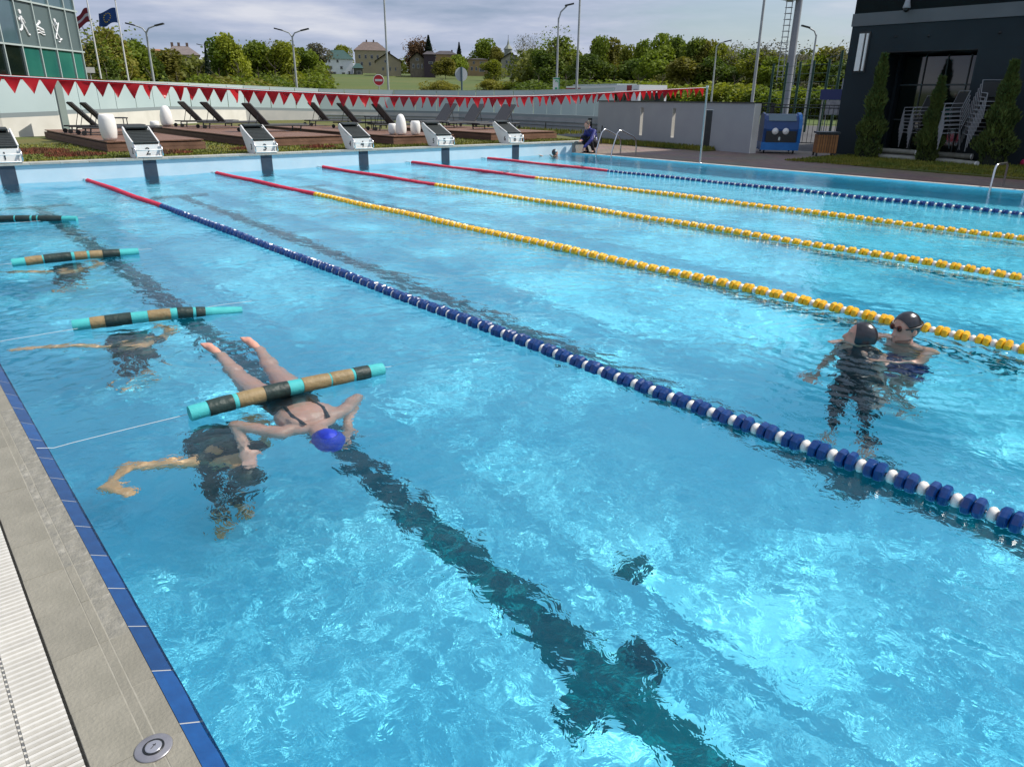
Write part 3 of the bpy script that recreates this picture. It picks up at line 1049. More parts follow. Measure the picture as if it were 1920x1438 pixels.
# ------------------------------------------------------------------ glass fence on its low wall
FP = [(-220, 27, 149, 219), (0, 27.3, 150, 213), (107, 28.3, 152, 209), (112, 29.0, 152, 207), (220, 33.5, 152, 204.5), (320, 38, 155, 200), (460, 43, 161, 201.5), (600, 45, 167.3, 204.5),
      (740, 45.5, 169.5, 207), (860, 43.5, 170.5, 209), (1000, 39, 170, 214), (1080, 35.5, 168, 216.5), (1150, 32.2, 165, 220)]
fa = [far(a[0], a[2], a[1]) for a in FP]
fb = [far(a[0], a[3], a[1]) for a in FP]
fence = thing('glass_fence', 'long curved fence of frosted glass panels on a low pale wall', 'fence', tuple(fb[6][:2]) + (0,))
FO = Vector((fb[6].x, fb[6].y, 0))
def slab(q, A, B, z0a, z0b, z1a, z1b, th):
    d = (Vector((B.x - A.x, B.y - A.y, 0))).normalized()
    nrm = Vector((-d.y, d.x, 0)) * th
    A_, B_ = Vector((A.x, A.y, 0)) - FO, Vector((B.x, B.y, 0)) - FO
    A_.z = B_.z = 0
    pts = []
    for s_ in (0, 1):
        o_ = nrm * s_
        pts += [A_ + o_ + Vector((0, 0, z0a)), B_ + o_ + Vector((0, 0, z0b)), B_ + o_ + Vector((0, 0, z1b)), A_ + o_ + Vector((0, 0, z1a))]
    q.add(pts, [(0, 1, 2, 3), (7, 6, 5, 4), (0, 4, 5, 1), (3, 2, 6, 7), (0, 3, 7, 4), (1, 5, 6, 2)])
for i in range(len(FP) - 1):
    A, B, a, b = fb[i], fb[i + 1], fa[i], fa[i + 1]
    L = math.hypot(B.x - A.x, B.y - A.y)
    np_ = max(1, round(L / 1.5))
    for k in range(np_):
        t0, t1 = k / np_ + .004, (k + 1) / np_ - .004
        P0, P1 = A.lerp(B, t0), A.lerp(B, t1)
        T0, T1 = a.z + (b.z - a.z) * t0, a.z + (b.z - a.z) * t1
        q = MB()
        slab(q, P0, P1, P0.z, P1.z, T0 - .03, T1 - .03, .012)
        obj('glass_panel', q, FROST, fence)
    q = MB()
    slab(q, A, B, a.z - .03, b.z - .03, a.z + .015, b.z + .015, .05)
    obj('top_rail', q, MULL, fence)
    q = MB()
    slab(q, A, B, A.z - .13, B.z - .13, A.z - .005, B.z - .005, .30)
    for v_ in range(len(q.v)): q.v[v_] = tuple(Vector(q.v[v_]) - Vector((0, 0, 0)))
    obj('ledge', q, LEDGE, fence)
    q = MB()
    slab(q, A, B, -.1, -.1, A.z - .13, B.z - .13, .22)
    obj('base_wall', q, CREAM if i < 6 else CONCP if i > 8 else CREAM2, fence)
    if i >= 7:
        for dz in (.30, .46):
            q = MB()
            slab(q, A, B, A.z - dz - .03, B.z - dz - .03, A.z - dz, B.z - dz, -.06)
            obj('rail', q, LEDGE, fence)
# short upright end panel of the fence beside the leftmost platform
q = MB()
p_ = far(127, 255, 27.2)
pe = thing('end_panel', 'tall grey-green glass end panel standing left of the leftmost loungers', 'panel', (p_.x, p_.y, .35))
q.box((0, 0, .85), (.38, .05, 1.45), rz=.9)
obj('glass_panel', q, PANELF, pe)
obj('foot', MB().box((0, 0, .07), (.42, .14, .14), rz=.9), LEDGE, pe)

# ------------------------------------------------------------------ grey wall with light slots on the right
W0, W1 = Vector((22.75, 4.9, 0)), Vector((21.15, -3.25, 0))
gw = thing('grey_wall', 'long grey rendered wall with three tall light slots and a dark cap', 'wall', (W0 + W1) / 2)
wd = (W1 - W0).normalized()
wL = (W1 - W0).length
wang = math.atan2(wd.y, wd.x)
gw.rotation_euler = (0, 0, wang)
ZT = 1.50
slots = []
for px in (1203, 1263, 1326):
    lo_, hi_ = 0.0, 1.0
    for _ in range(40):
        m_ = (lo_ + hi_) / 2
        if column(W0.lerp(W1, m_) + Vector((0, 0, 1))) < px: lo_ = m_
        else: hi_ = m_
    slots.append((lo_ - .5) * wL)
edges = [-wL / 2] + sum([[s_ - .09, s_ + .09] for s_ in slots], []) + [wL / 2]
TH = .26
for i in range(0, len(edges), 2):
    q = MB().lo((edges[i], 0, -.05), (edges[i + 1], TH, ZT))
    obj('wall_section', q, GREYW, gw)
for s_ in slots:
    obj('wall_section', MB().lo((s_ - .09, .001, 1.30), (s_ + .09, TH - .001, ZT - .002)), GREYW, gw)
    obj('wall_section', MB().lo((s_ - .09, .001, -.05), (s_ + .09, TH - .001, .32)), GREYW, gw)
    obj('painted_sunlit_slot', MB().lo((s_ - .089, .004, .321), (s_ - .075, TH - .004, 1.299)), CREAM, gw)  # pale strip paints the sunlit sliver inside the slot
obj('wall_cap', MB().lo((-wL / 2 - .02, -.03, ZT), (wL / 2 + .02, TH + .03, ZT + .035)), DARK, gw)
obj('painted_sunlit_end', MB().lo((wL / 2 + .001, .0, -.02), (wL / 2 + .03, TH, ZT - .002)), CREAM, gw)  # pale slab puts the sunlight on this end into its colour

def bollard(px, py, top, w, lab, slim=True):
    p = at(px, py, .03)
    D = math.hypot(p.x - CAM[0], p.y - CAM[1])
    h = far(px, top, D).z - .03
    t = thing('bollard', lab, 'bollard', p, 0.3, 'dark bollards by the grey wall')
    if slim:
        obj('post', MB().tube([(0, 0, 0), (0, 0, h)], w, 14), BLACKW, t)
        obj('lens_ring', MB().tube([(0, 0, h - .14), (0, 0, h - .08)], w + .003, 14), STEEL, t)
    else:
        obj('post', MB().box((0, 0, h / 2), (w * 2, w * 1.6, h)), BLACKW, t)
        obj('cover_plate', MB().box((0, -w * .8 - .004, h * .55), (w * 1.7, .008, h * .8)), DARK, t)
        obj('cap', MB().box((0, 0, h + .01), (w * 2.1, w * 1.7, .02)), STEEL, t)
BLACKW = mat('black_painted_metal', (.012, .016, .017), .4, (.02, .024, .025), 6)
bollard(1105, 258, 222, .09, 'dark round bollard behind the crouching person')
bollard(1265, 271, 228, .11, 'dark round bollard in front of the middle wall slot')
bollard(1326, 280, 207, .14, 'tall dark cabinet bollard right behind the pennant pole', False)
for (px, py, top, lab) in ((1022, 250, 230, 'thin dark stake by the fence behind block 6'), (1127, 261, 236, 'thin dark stake between the round bollard and the grey wall')):
    p = at(px, py, .2)
    D = math.hypot(p.x - CAM[0], p.y - CAM[1])
    tag(obj('stake', MB().tube([(p.x, p.y, 0), (p.x + .03, p.y, far(px, top, D).z)], .025, 6), BLACKW), lab, 'stake', 'thin stakes by the fence')

# ------------------------------------------------------------------ blue machine, bin, gate and mesh fence
MBL = mat('machine_blue', (.008, .045, .16), .35, (.012, .06, .20), 4)
MBR = mat('machine_bright_blue', (.01, .14, .42), .35, (.015, .17, .48), 4)
mp = at(1455, 286, .03)
mc = thing('cleaning_trolley', 'blue pool cleaning trolley with a rounded hood and two round white knobs', 'trolley', mp, R(-49))
prof = [(-.42, .30), (-.46, .72), (-.40, .98), (-.24, 1.12), (.0, 1.17), (.24, 1.12), (.40, .96), (.44, .72), (.42, .30)]
q = MB().prism(prof, -.50, .50, 'x')
obj('hood', q, MBL, mc)
q = MB().prism([(a * 1.06, .30 + (b - .30) * 1.05) for a, b in prof], .50, .60, 'x')
obj('hood_rim', q, MBR, mc)
q = MB().prism([(a * 1.06, .30 + (b - .30) * 1.05) for a, b in prof], -.56, -.50, 'x')
obj('hood_rim', q, MBL, mc)
obj('base_tray', MB().box((0, 0, .21), (1.16, .92, .24)), MBR, mc)
obj('top_window', MB().box((0, -.31, 1.06), (.84, .30, .02), rx=R(40)), mat('hazy_window', (.10, .16, .19), .2), mc)
for sx in (-.20, .12):
    obj('round_knob', MB().lathe([(.095, 0), (.10, .03), (.085, .06), (0, .07)], 18), LAMPW, mc, (sx, -.45, .66), (R(90), 0, 0))
obj('front_panel', MB().box((0, -.455, .50), (.92, .03, .34)), DARK, mc)
obj('latch', MB().box((-.05, -.475, .44), (.06, .02, .10)), STEEL, mc)
for sx in (-.45, .45):
    for sy_ in (-.34, .34):
        obj('caster', MB().tube([(sx - .02, sy_, .05), (sx + .02, sy_, .05)], .05, 12), BLACK, mc)
bp = at(1544, 293, .03)
bn = thing('litter_bin', 'square litter bin clad in brown wooden slats with a dark lid', 'bin', bp, R(-52))
WOODB = mat('bin_slat_wood', (.20, .085, .022), .6, (.28, .12, .035), 8, rnd=.2)
sl_ = MB().box((0, 0, 0), (.055, .018, .52)).mesh('slat', WOODB)
for i in range(8):
    link('slat', sl_, bn, (-.245 + .07 * i, -.28, .36))
    link('slat', sl_, bn, (-.28, -.245 + .07 * i, .36), (0, 0, R(90)))
    link('slat', sl_, bn, (.28, -.245 + .07 * i, .36), (0, 0, R(90)))
obj('liner', MB().box((0, 0, .36), (.53, .53, .50)), BLACK, bn)
obj('lid', MB().box((0, 0, .68), (.66, .62, .05)).box((0, 0, .64), (.5, .5, .04)), BLACKW, bn)
for sx in (-1, 1):
    for sy_ in (-1, 1):
        obj('leg', MB().box((sx * .26, sy_ * .26, .06), (.05, .05, .12)), BLACKW, bn)

def railing(pA, pB, h, n, lab, name='railing', m=None, z=.0):
    m = m or BLACKW
    A, B = Vector(pA), Vector(pB)
    t = thing(name, lab, 'railing', A)
    d = B - A
    for zz in (.12, h - .1, h):
        obj('rail', MB().tube([(0, 0, zz), (d.x, d.y, zz)], .018, 6), m, t)
    bar = MB().tube([(0, 0, .10), (0, 0, h)], .010, 5).mesh('baluster', m)
    for i in range(n + 1):
        link('baluster', bar, t, (d.x * i / n, d.y * i / n, 0))
    for i in (0, 1):
        obj('post', MB().box((d.x * i, d.y * i, h / 2), (.07, .07, h)), m, t)
railing(at(1398, 284, 0), at(1440, 281, 0), 1.50, 10, 'black barred gate between the grey wall end and the blue trolley', 'gate')
g0 = at(1432, 276, 0)
railing((g0.x + 1.2, g0.y + .6, 0), (g0.x + 2.8, g0.y - 2.4, 0), 1.45, 22, 'black barred railing behind the blue trolley')
# tall green mesh fence posts beyond
pf = thing('sports_fence', 'tall dark green sports ground fence left of the dark building', 'fence', far(1440, 190, 48))
o0 = Vector(pf.location)
o0.z = 0
pf.location.z = 0
prev = None
GREENP = mat('green_painted_metal', (.008, .045, .03), .4)
for (px, top, D) in ((1443, 120, 48), (1468, 118, 47), (1492, 116, 46), (1517, 114, 45), (1545, 112, 44), (1566, 95, 43), (1590, 92, 42)):
    P_ = far(px, 185, D)
    T_ = far(px, top, D)
    P_ = Vector((P_.x, P_.y, 0)) - o0
    obj('post', MB().tube([(P_.x, P_.y, 0), (P_.x, P_.y, T_.z)], .07, 8), GREENP, pf)
    if prev is not None:
        q = MB()
        for k in range(1, 9):
            z = T_.z * k / 8.5
            q.tube([(prev.x, prev.y, z), (P_.x, P_.y, z)], .012, 4)
        obj('mesh_wires', q, GREENP, pf)
    prev = P_

# ------------------------------------------------------------------ dark building on the right
BX = 23.2
bd = thing('sports_building', 'charcoal clad building with a pale band and a deep dark entrance recess', 'building', (BX, -4.95, 0))
def bpart(name, a, b, m, par=bd):
    return obj(name, MB().lo(a, b), m, par)
HT = 8.6
bpart('pier', (0, -1.02, 0), (1.2, 0, 2.95), CHARC)
bpart('upper_wall', (0, -26, 2.95), (14, 0, 3.68), CHARC)
bpart('band', (-.03, -26, 3.682), (14, .03, 4.02), MIDG)
bpart('upper_wall', (0, -26, 4.022), (14, 0, HT), mat('upper_cladding', (.005, .009, .009), .7, (.009, .013, .013), .8, spec=.1))
bpart('wall', (0, -26, 0), (1.0, -3.60, 2.949), CHARC)
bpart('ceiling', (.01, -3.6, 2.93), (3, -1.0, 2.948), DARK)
bpart('recess_side', (1.2, -1.1, 0), (6, -1.02, 2.94), CHARC)
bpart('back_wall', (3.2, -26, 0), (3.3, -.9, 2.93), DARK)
bpart('roof_edge', (-.06, -26, HT), (14, .06, HT + .12), MIDG)
bpart('recess_floor', (.0, -3.6, -.02), (3.2, -1.02, .05), CONC)
for i in range(4):
    for (z0, z1) in ((.10, 1.05), (1.10, 2.05), (2.10, 2.86)):
        w = obj('window', MB().lo((1.46, -1.14 - i * .62 - .58, z0), (1.50, -1.14 - i * .62, z1)), GLASSD, bd)
    obj('window_mullion', MB().lo((1.42, -1.14 - i * .62 - .61, .05), (1.50, -1.14 - i * .62 - .585, 2.9)), mat_mull if i else mat('dark_mullion', (.06, .075, .075), .4), bd)
    mat_mull = bpy.data.materials['dark_mullion']
for z in (1.055, 2.055):
    obj('window_transom', MB().lo((1.43, -3.6, z), (1.50, -1.1, z + .04)), mat_mull, bd)
obj('green_glazing_band', MB().lo((1.440, -3.58, 1.12), (1.456, -1.9, 1.42)), mat('teal_band', (.02, .10, .09), .2), bd)
lt = thing('wall_lamp', 'tall white double strip lamp on the corner of the charcoal building', 'lamp', (BX - .03, -5.42, 2.95))
obj('lamp_tube', MB().lo((-.05, .02, -.50), (0, .17, .52)), LAMPW, lt)
obj('lamp_tube', MB().lo((-.05, -.10, -.50), (0, -.04, .52)), LAMPW, lt)
obj('lamp_back', MB().lo((0, -.14, -.54), (.028, .20, .57)), DARK, lt)
dp = far(1700, 14, 1)
dd = np.array(dp) - CAM
dp = CAM + dd * ((BX - .22 - CAM[0]) / dd[0])
dc = thing('security_camera', 'grey dome security camera hanging on the pale band of the building', 'camera', tuple(dp))
obj('housing', MB().lathe([(.0, .20), (.06, .19), (.075, .10), (.10, 0), (.10, -.03), (0, -.03)], 16), GREYW, dc)
obj('dome', MB().lathe([(.085, -.03), (.08, -.08), (.05, -.12), (0, -.135)], 16), BLACK, dc)
obj('bracket', MB().tube([(0, 0, .19), (.10, 0, .25), (.21, 0, .25)], .025, 6), GREYW, dc)
for px, py in ((1680, 70), (1742, 68), (1875, 62)):
    d_ = ray(px, py)
    P_ = CAM + d_ * ((BX - CAM[0]) / d_[0])
    obj('round_fitting', MB().lathe([(.035, -.002), (.035, .02), (0, .025)], 12), BLACK, bd, tuple(P_ - np.array(bd.location)), (0, R(-90), 0))
def on_x(px, py, x):
    d_ = ray(px, py)
    return Vector(CAM + d_ * ((x - CAM[0]) / d_[0]))
a_ = on_x(1589, 158, 24.0)
sg = thing('notice_sign', 'blank white sign above the blue panel beside the dark building', 'sign', a_)
obj('sign_plate', MB().box((0, 0, 0), (.04, .34, .32)), GREYW, sg)
obj('sign_post', MB().tube([(.05, 0, -2.2), (.05, 0, .1)], .025, 6), GALV, sg)
a_ = on_x(1574, 178, 30)
sg = thing('blue_panel', 'dark blue panel on posts left of the charcoal building', 'panel', a_)
obj('panel_board', MB().box((0, 0, 0), (.04, 1.6, .40)), mat('navy_panel', (.006, .02, .12), .5), sg)
for s_ in (-.7, .7):
    obj('panel_post', MB().tube([(.05, s_, -2.4), (.05, s_, .2)], .03, 6), GALV, sg)
a_ = on_x(1562, 202, 28.5)
sg = thing('notice_board', 'grey notice board standing behind the wooden litter bin', 'notice board', a_)
obj('board', MB().box((0, 0, 0), (.04, .60, .52)), mat('faded_poster', (.20, .21, .23), .6, (.32, .32, .33), 9), sg)
for s_ in (-.27, .27):
    obj('board_post', MB().tube([(.05, s_, -1.5), (.05, s_, .28)], .022, 6), GALV, sg)

# thujas
def thuja(px, py, top, w, lab, seed):
    p = at(px, py, .03)
    k_ = (22.35 - CAM[0]) / (p.x - CAM[0])
    p = Vector((22.35, CAM[1] + (p.y - CAM[1]) * k_, .03))
    D = math.hypot(p.x - CAM[0], p.y - CAM[1])
    tpx = px + (py - top) * .13
    h = far(tpx, top, D).z
    r = random.Random(seed)
    t = thing('thuja', lab, 'conifer', (p.x, p.y, 0), 0, 'thujas in front of the charcoal building')
    vs, fs = [], []
    n = 8200
    for i in range(n):
        u = r.random() ** .8
        z = .06 + (h - .06) * u
        rr = w * (1.04 - u * .92) * (.55 + .45 * min(1, u * 7)) * (.82 + .2 * math.sin(u * 23 + seed))
        a = r.random() * 6.283
        q_ = (.62 + .42 * r.random() ** .6) * (1 + .16 * math.sin(a * 5 + z * 7))
        c = Vector((rr * q_ * math.cos(a), rr * q_ * math.sin(a), z))
        s_ = .030 + .03 * r.random()
        up = Vector((r.gauss(0, .35) + .5 * math.cos(a), r.gauss(0, .35) + .5 * math.sin(a), 1)).normalized()
        sd = up.cross(Vector((r.gauss(0, 1), r.gauss(0, 1), r.gauss(0, .4)))).normalized()
        k = len(vs)
        vs += [c - sd * s_ * .5, c + sd * s_ * .5, c + up * s_ * 2.2]
        fs.append((k, k + 1, k + 2))
    me = bpy.data.meshes.new('crown')
    me.from_pydata(vs, [], fs)
    me.materials.append(THUJA)
    link('crown', me, t)
    q = MB().tube([(0, 0, 0), (0, 0, h * .9)], [w * .55, .02], 10)
    obj('inner_branches', q, mat_twig, t)
    obj('trunk', MB().tube([(0, 0, -.05), (0, 0, .2)], .05, 7), BARK, t)
THUJA = mat('thuja_foliage', (.035, .065, .010), .8, (.10, .13, .016), 2.2, fac=(.3, .7), rnd=.1)
mat_twig = mat('dark_twigs', (.006, .010, .004), .9)
BARK = mat('bark', (.07, .055, .04), .9, (.11, .09, .07), 4)
thuja(1625, 293, 105, .47, 'leftmost thuja, tall and narrow, beside the corner pier', 1)
thuja(1735, 301, 148, .42, 'middle and lowest thuja, between the two stacks of chairs', 2)
thuja(1858, 306, 118, .56, 'rightmost and broadest thuja in front of the charcoal building', 3)

# stacked white tube chairs on bundles of white sticks
def chair_mesh():
    q = MB()
    r = .012
    for s_ in (-.25, .25):
        q.tube([(.30, s_, 0), (.27, s_, .38), (.25, s_, .42), (-.15, s_, .44), (-.20, s_, .44), (-.36, s_, .95)], r, 6)
        q.tube([(-.32, s_, 0), (-.20, s_, .44)], r, 6)
        q.tube([(.27, s_, .38), (.25, s_, .62), (-.26, s_, .64)], r, 6)
    q.tube([(-.36, -.25, .95), (-.36, .25, .95)], r, 6)
    q.tube([(.25, -.25, .42), (.25, .25, .42)], r, 6)
    return q
CHM = chair_mesh().mesh('stacked_chair', mat('white_tube_metal', (.24, .24, .245), .45))
CHS = MB().box((.02, 0, .435), (.40, .48, .012)).box((-.285, 0, .72), (.012, .48, .40), ry=R(-17)).mesh('seat_mesh', mat('dark_mesh_fabric', (.02, .022, .022), .7))
def chair_stack(px, y_, n, rz, dx, dz, z0, where):
    x = colx(px, y_, .4)
    for i in range(n):
        t = thing('stacked_chair', '', 'chair', (x + dx[0] * i, y_ + dx[1] * i, z0 + dz * i), rz, 'white tube chairs stacked in front of the building')
        link('chair_frame', CHM, t)
        link('seat_mesh', CHS, t)
        nm = ['lowest', 'second from the bottom', 'third from the bottom', 'fourth from the bottom', 'fifth from the bottom', 'sixth from the bottom', 'seventh from the bottom', 'eighth from the bottom', 'ninth from the bottom', 'tenth from the bottom'][i] if i < n - 1 else 'topmost'
        t['label'] = 'white tube chair, %s of the %s' % (nm, where)
chair_stack(1712, -7.35, 6, R(140), (.010, .02), .095, .34, 'low stack left of the middle thuja')
chair_stack(1768, -8.45, 6, R(140), (.010, .02), .11, .38, 'stack right of the middle thuja')
chair_stack(1822, -9.15, 9, R(215), (-.012, -.035), .105, .36, 'tall leaning stack on the right')
LOGM = mat('whitish_roll', (.30, .30, .25), .7, (.20, .20, .16), 5)
for j, (pa, pb, z, lab) in enumerate((((1650, 289), (1738, 296), .22, 'upper left whitish roll under the chairs'), ((1650, 296), (1742, 303), .08, 'lower left whitish roll under the chairs'),
                                 ((1758, 298), (1826, 304), .20, 'upper right whitish roll between the thujas'), ((1755, 303), (1830, 310), .07, 'lower right whitish roll with a white fitting'))):
    A, B = at(*pa, .05), at(*pb, .05)
    A.z = B.z = 0
    A.x, B.x = min(A.x, 22.9), min(B.x, 22.9)
    t = thing('whitish_roll', lab, 'roll', (A.x, A.y, z), 0, 'whitish rolls lying under the chairs')
    d_ = B - A
    obj('roll', MB().tube([Vector((0, 0, 0)), d_ * .5 + Vector((0, 0, .01)), d_], .075, 12), LOGM, t)
    obj('end_cap', MB().tube([d_, d_ + d_.normalized() * .03], .08, 12), WHITE, t)
# pink ball and dark pole bottom at the right edge
p = at(1921, 306, .10)
tag(obj('pink_ball', MB().lathe([(0, -.11)] + [(.11 * math.sin(a), -.11 * math.cos(a)) for a in np.linspace(.3, 2.84, 8)] + [(0, .11)], 14, tuple(p)), mat('pink_plastic', (.5, .02, .09), .4)), 'pink ball lying on the lawn at the right edge', 'ball')

# ------------------------------------------------------------------ trees, bushes
def crown_mesh(seed, kind):
    r = np.random.default_rng(seed)
    if kind == 'broad': nl, n, sx, sz, lf = 13, 5200, 1.0, 1.0, .055
    elif kind == 'tall': nl, n, sx, sz, lf = 11, 4200, .55, 1.0, .042
    elif kind == 'conifer': nl, n, sx, sz, lf = 0, 3600, .45, 1.0, .035
    elif kind == 'sparse': nl, n, sx, sz, lf = 10, 1300, .7, 1.0, .032
    else: nl, n, sx, sz, lf = 15, 4600, 1.3, .8, .05
    # crown occupies z 0..1, radius about .5*sx
    P = []
    if kind == 'conifer':
        u = r.random(n) ** .7
        z = u
        rad = .5 * sx * (1 - u) * (.7 + .3 * np.abs(np.sin(u * 38)))
        a = r.random(n) * 6.283
        q = .45 + .55 * r.random(n) ** .5
        P = np.stack([rad * q * np.cos(a), rad * q * np.sin(a), z], -1)
    else:
        C = []
        for i in range(nl):
            z = .16 + .70 * r.random() if kind != 'bush' else .15 + .5 * r.random()
            w = math.sin(math.pi * min(max(z * .9 + .08, 0), 1)) ** .6
            a = r.random() * 6.283
            d = .30 * w * r.random() ** .5
            C.append((d * sx * math.cos(a) * 1.1, d * sx * math.sin(a) * 1.1, z * sz, (.13 + .13 * r.random()) * (.65 if kind in ('tall',) else 1)))
        C = np.array(C)
        k = r.integers(0, nl, n)
        v = r.normal(size=(n, 3))
        v /= np.linalg.norm(v, axis=1)[:, None]
        q = (.55 + .55 * r.random(n) ** .6)[:, None]
        P = C[k, :3] + v * C[k, 3:4] * q * np.array([1, 1, .95])
        out = r.random(n) < .07
        P[out] += r.normal(size=(out.sum(), 3)) * .05
        P[:, 2] = np.clip(P[:, 2], .0, 1.02)
    s = lf * (.5 + .8 * r.random(n))[:, None]
    a = r.normal(size=(n, 3))
    a /= np.linalg.norm(a, axis=1)[:, None]
    b = np.cross(a, r.normal(size=(n, 3)))
    b /= np.linalg.norm(b, axis=1)[:, None]
    V = np.stack([P - a * s * .5, P + b * s * .45, P + a * s * .5, P - b * s * .45], 1).reshape(-1, 3)
    me = bpy.data.meshes.new('crown')
    me.vertices.add(len(V))
    me.vertices.foreach_set('co', V.ravel())
    me.loops.add(n * 4)
    me.loops.foreach_set('vertex_index', np.arange(n * 4, dtype=np.int32))
    me.polygons.add(n)
    me.polygons.foreach_set('loop_start', np.arange(0, n * 4, 4, dtype=np.int32))
    me.polygons.foreach_set('loop_total', np.full(n, 4, dtype=np.int32))
    me.update()
    me.materials.append(None)
    return me
def trunk_mesh(seed, kind):
    r = random.Random(seed)
    q = MB()
    q.tube([(0, 0, -.25), (.006, 0, .1), (-.008, .004, .45), (.004, 0, .86)], [.020, .015, .010, .003], 7)
    nb = 26 if kind == 'sparse' else 11
    for i in range(nb):
        z = .12 + .65 * r.random()
        a = r.random() * 6.283
        l = (.18 + .22 * r.random()) * (1 - .5 * z)
        p1 = Vector((l * .5 * math.cos(a), l * .5 * math.sin(a), z + l * .42))
        p2 = Vector((l * math.cos(a + .2), l * math.sin(a + .2), z + l * 1.0))
        q.tube([(0, 0, z), p1, p2], [.006, .004, .0012], 4, cap=False)
        if kind == 'sparse':
            for j in range(3):
                b = a + r.uniform(-.9, .9)
                q.tube([p1, p1 + Vector((l * .5 * math.cos(b), l * .5 * math.sin(b), l * .6))], [.003, .0008], 3, cap=False)
    return q.mesh('trunk', BARK)
CRM = {k: [crown_mesh(s_ * 7 + 1 + len(k), k) for s_ in range(4 if k in ('broad', 'tall', 'bush') else 2)] for k in ('broad', 'tall', 'conifer', 'sparse', 'bush')}
TRM = {k: [trunk_mesh(s_ + 3, k) for s_ in range(2)] for k in ('broad', 'sparse')}
def leafmat(name, c, c2):
    m = mat(name, c, .75, c2, 1.6, fac=(.3, .7), rnd=.25, detail=3)
    n = m.node_tree
    b = n.nodes['Principled BSDF']
    tr = n.nodes.new('ShaderNodeBsdfTranslucent')
    mx = n.nodes.new('ShaderNodeMixShader')
    mx.inputs[0].default_value = .42
    n.links.new(b.inputs['Base Color'].links[0].from_socket, tr.inputs[0])
    n.links.new(b.outputs[0], mx.inputs[1])
    n.links.new(tr.outputs[0], mx.inputs[2])
    n.links.new(mx.outputs[0], n.nodes['Material Output'].inputs[0])
    return m
LEAF = {'g': leafmat('leaf_green', (.115, .165, .010), (.20, .25, .018)),
        'y': leafmat('leaf_spring_yellow', (.18, .21, .012), (.27, .29, .02)),
        'd': leafmat('leaf_dark', (.075, .125, .012), (.14, .19, .018)),
        'o': leafmat('leaf_olive', (.16, .16, .018), (.25, .23, .028)),
        'c': leafmat('needle_dark', (.010, .026, .014), (.022, .042, .018)),
        'b': leafmat('leaf_brown', (.13, .075, .035), (.19, .11, .05)),
        's': leafmat('leaf_grey_buds', (.13, .13, .085), (.20, .19, .12))}
CW = {'broad': 1.0, 'tall': .58, 'conifer': .45, 'sparse': .75, 'bush': 1.25}
COLN = {'g': 'green', 'y': 'yellow-green', 'd': 'dark green', 'o': 'olive', 'c': 'dark needled', 'b': 'reddish brown', 's': 'grey budding'}
KN = {'broad': 'round crowned tree', 'tall': 'tall narrow tree', 'conifer': 'spruce', 'sparse': 'half bare tree', 'bush': 'bushy shrub'}
def tree(px, D, top, w, kind, c, where, base=.12):
    g_ = far(px, 170, D)
    zb = hgt(g_.x, g_.y) - .2
    h = far(px, top, D).z - zb
    wm = w * D / 1400.0
    t = thing('shrub' if kind == 'bush' else 'tree', '%s %s %s' % (COLN[c], KN[kind], where), 'shrub' if kind == 'bush' else 'tree', (g_.x, g_.y, zb), random.random() * 6.28,
              'bushes beyond the glass fence' if kind == 'bush' else 'trees beyond the glass fence')
    ch = h * (1 - base)
    cr_ = link('crown', random.choice(CRM[kind]), t, (0, 0, h * base))
    cr_.scale = (wm / CW[kind] * 1.55, wm / CW[kind] * 1.55, ch * 1.0)
    cr_.material_slots[0].link = 'OBJECT'
    cr_.material_slots[0].material = LEAF[c]
    tr_ = link('trunk', random.choice(TRM['sparse' if kind == 'sparse' else 'broad']), t, (0, 0, 0))
    tr_.scale = (wm / CW[kind] * .9, wm / CW[kind] * .9, h * .98)
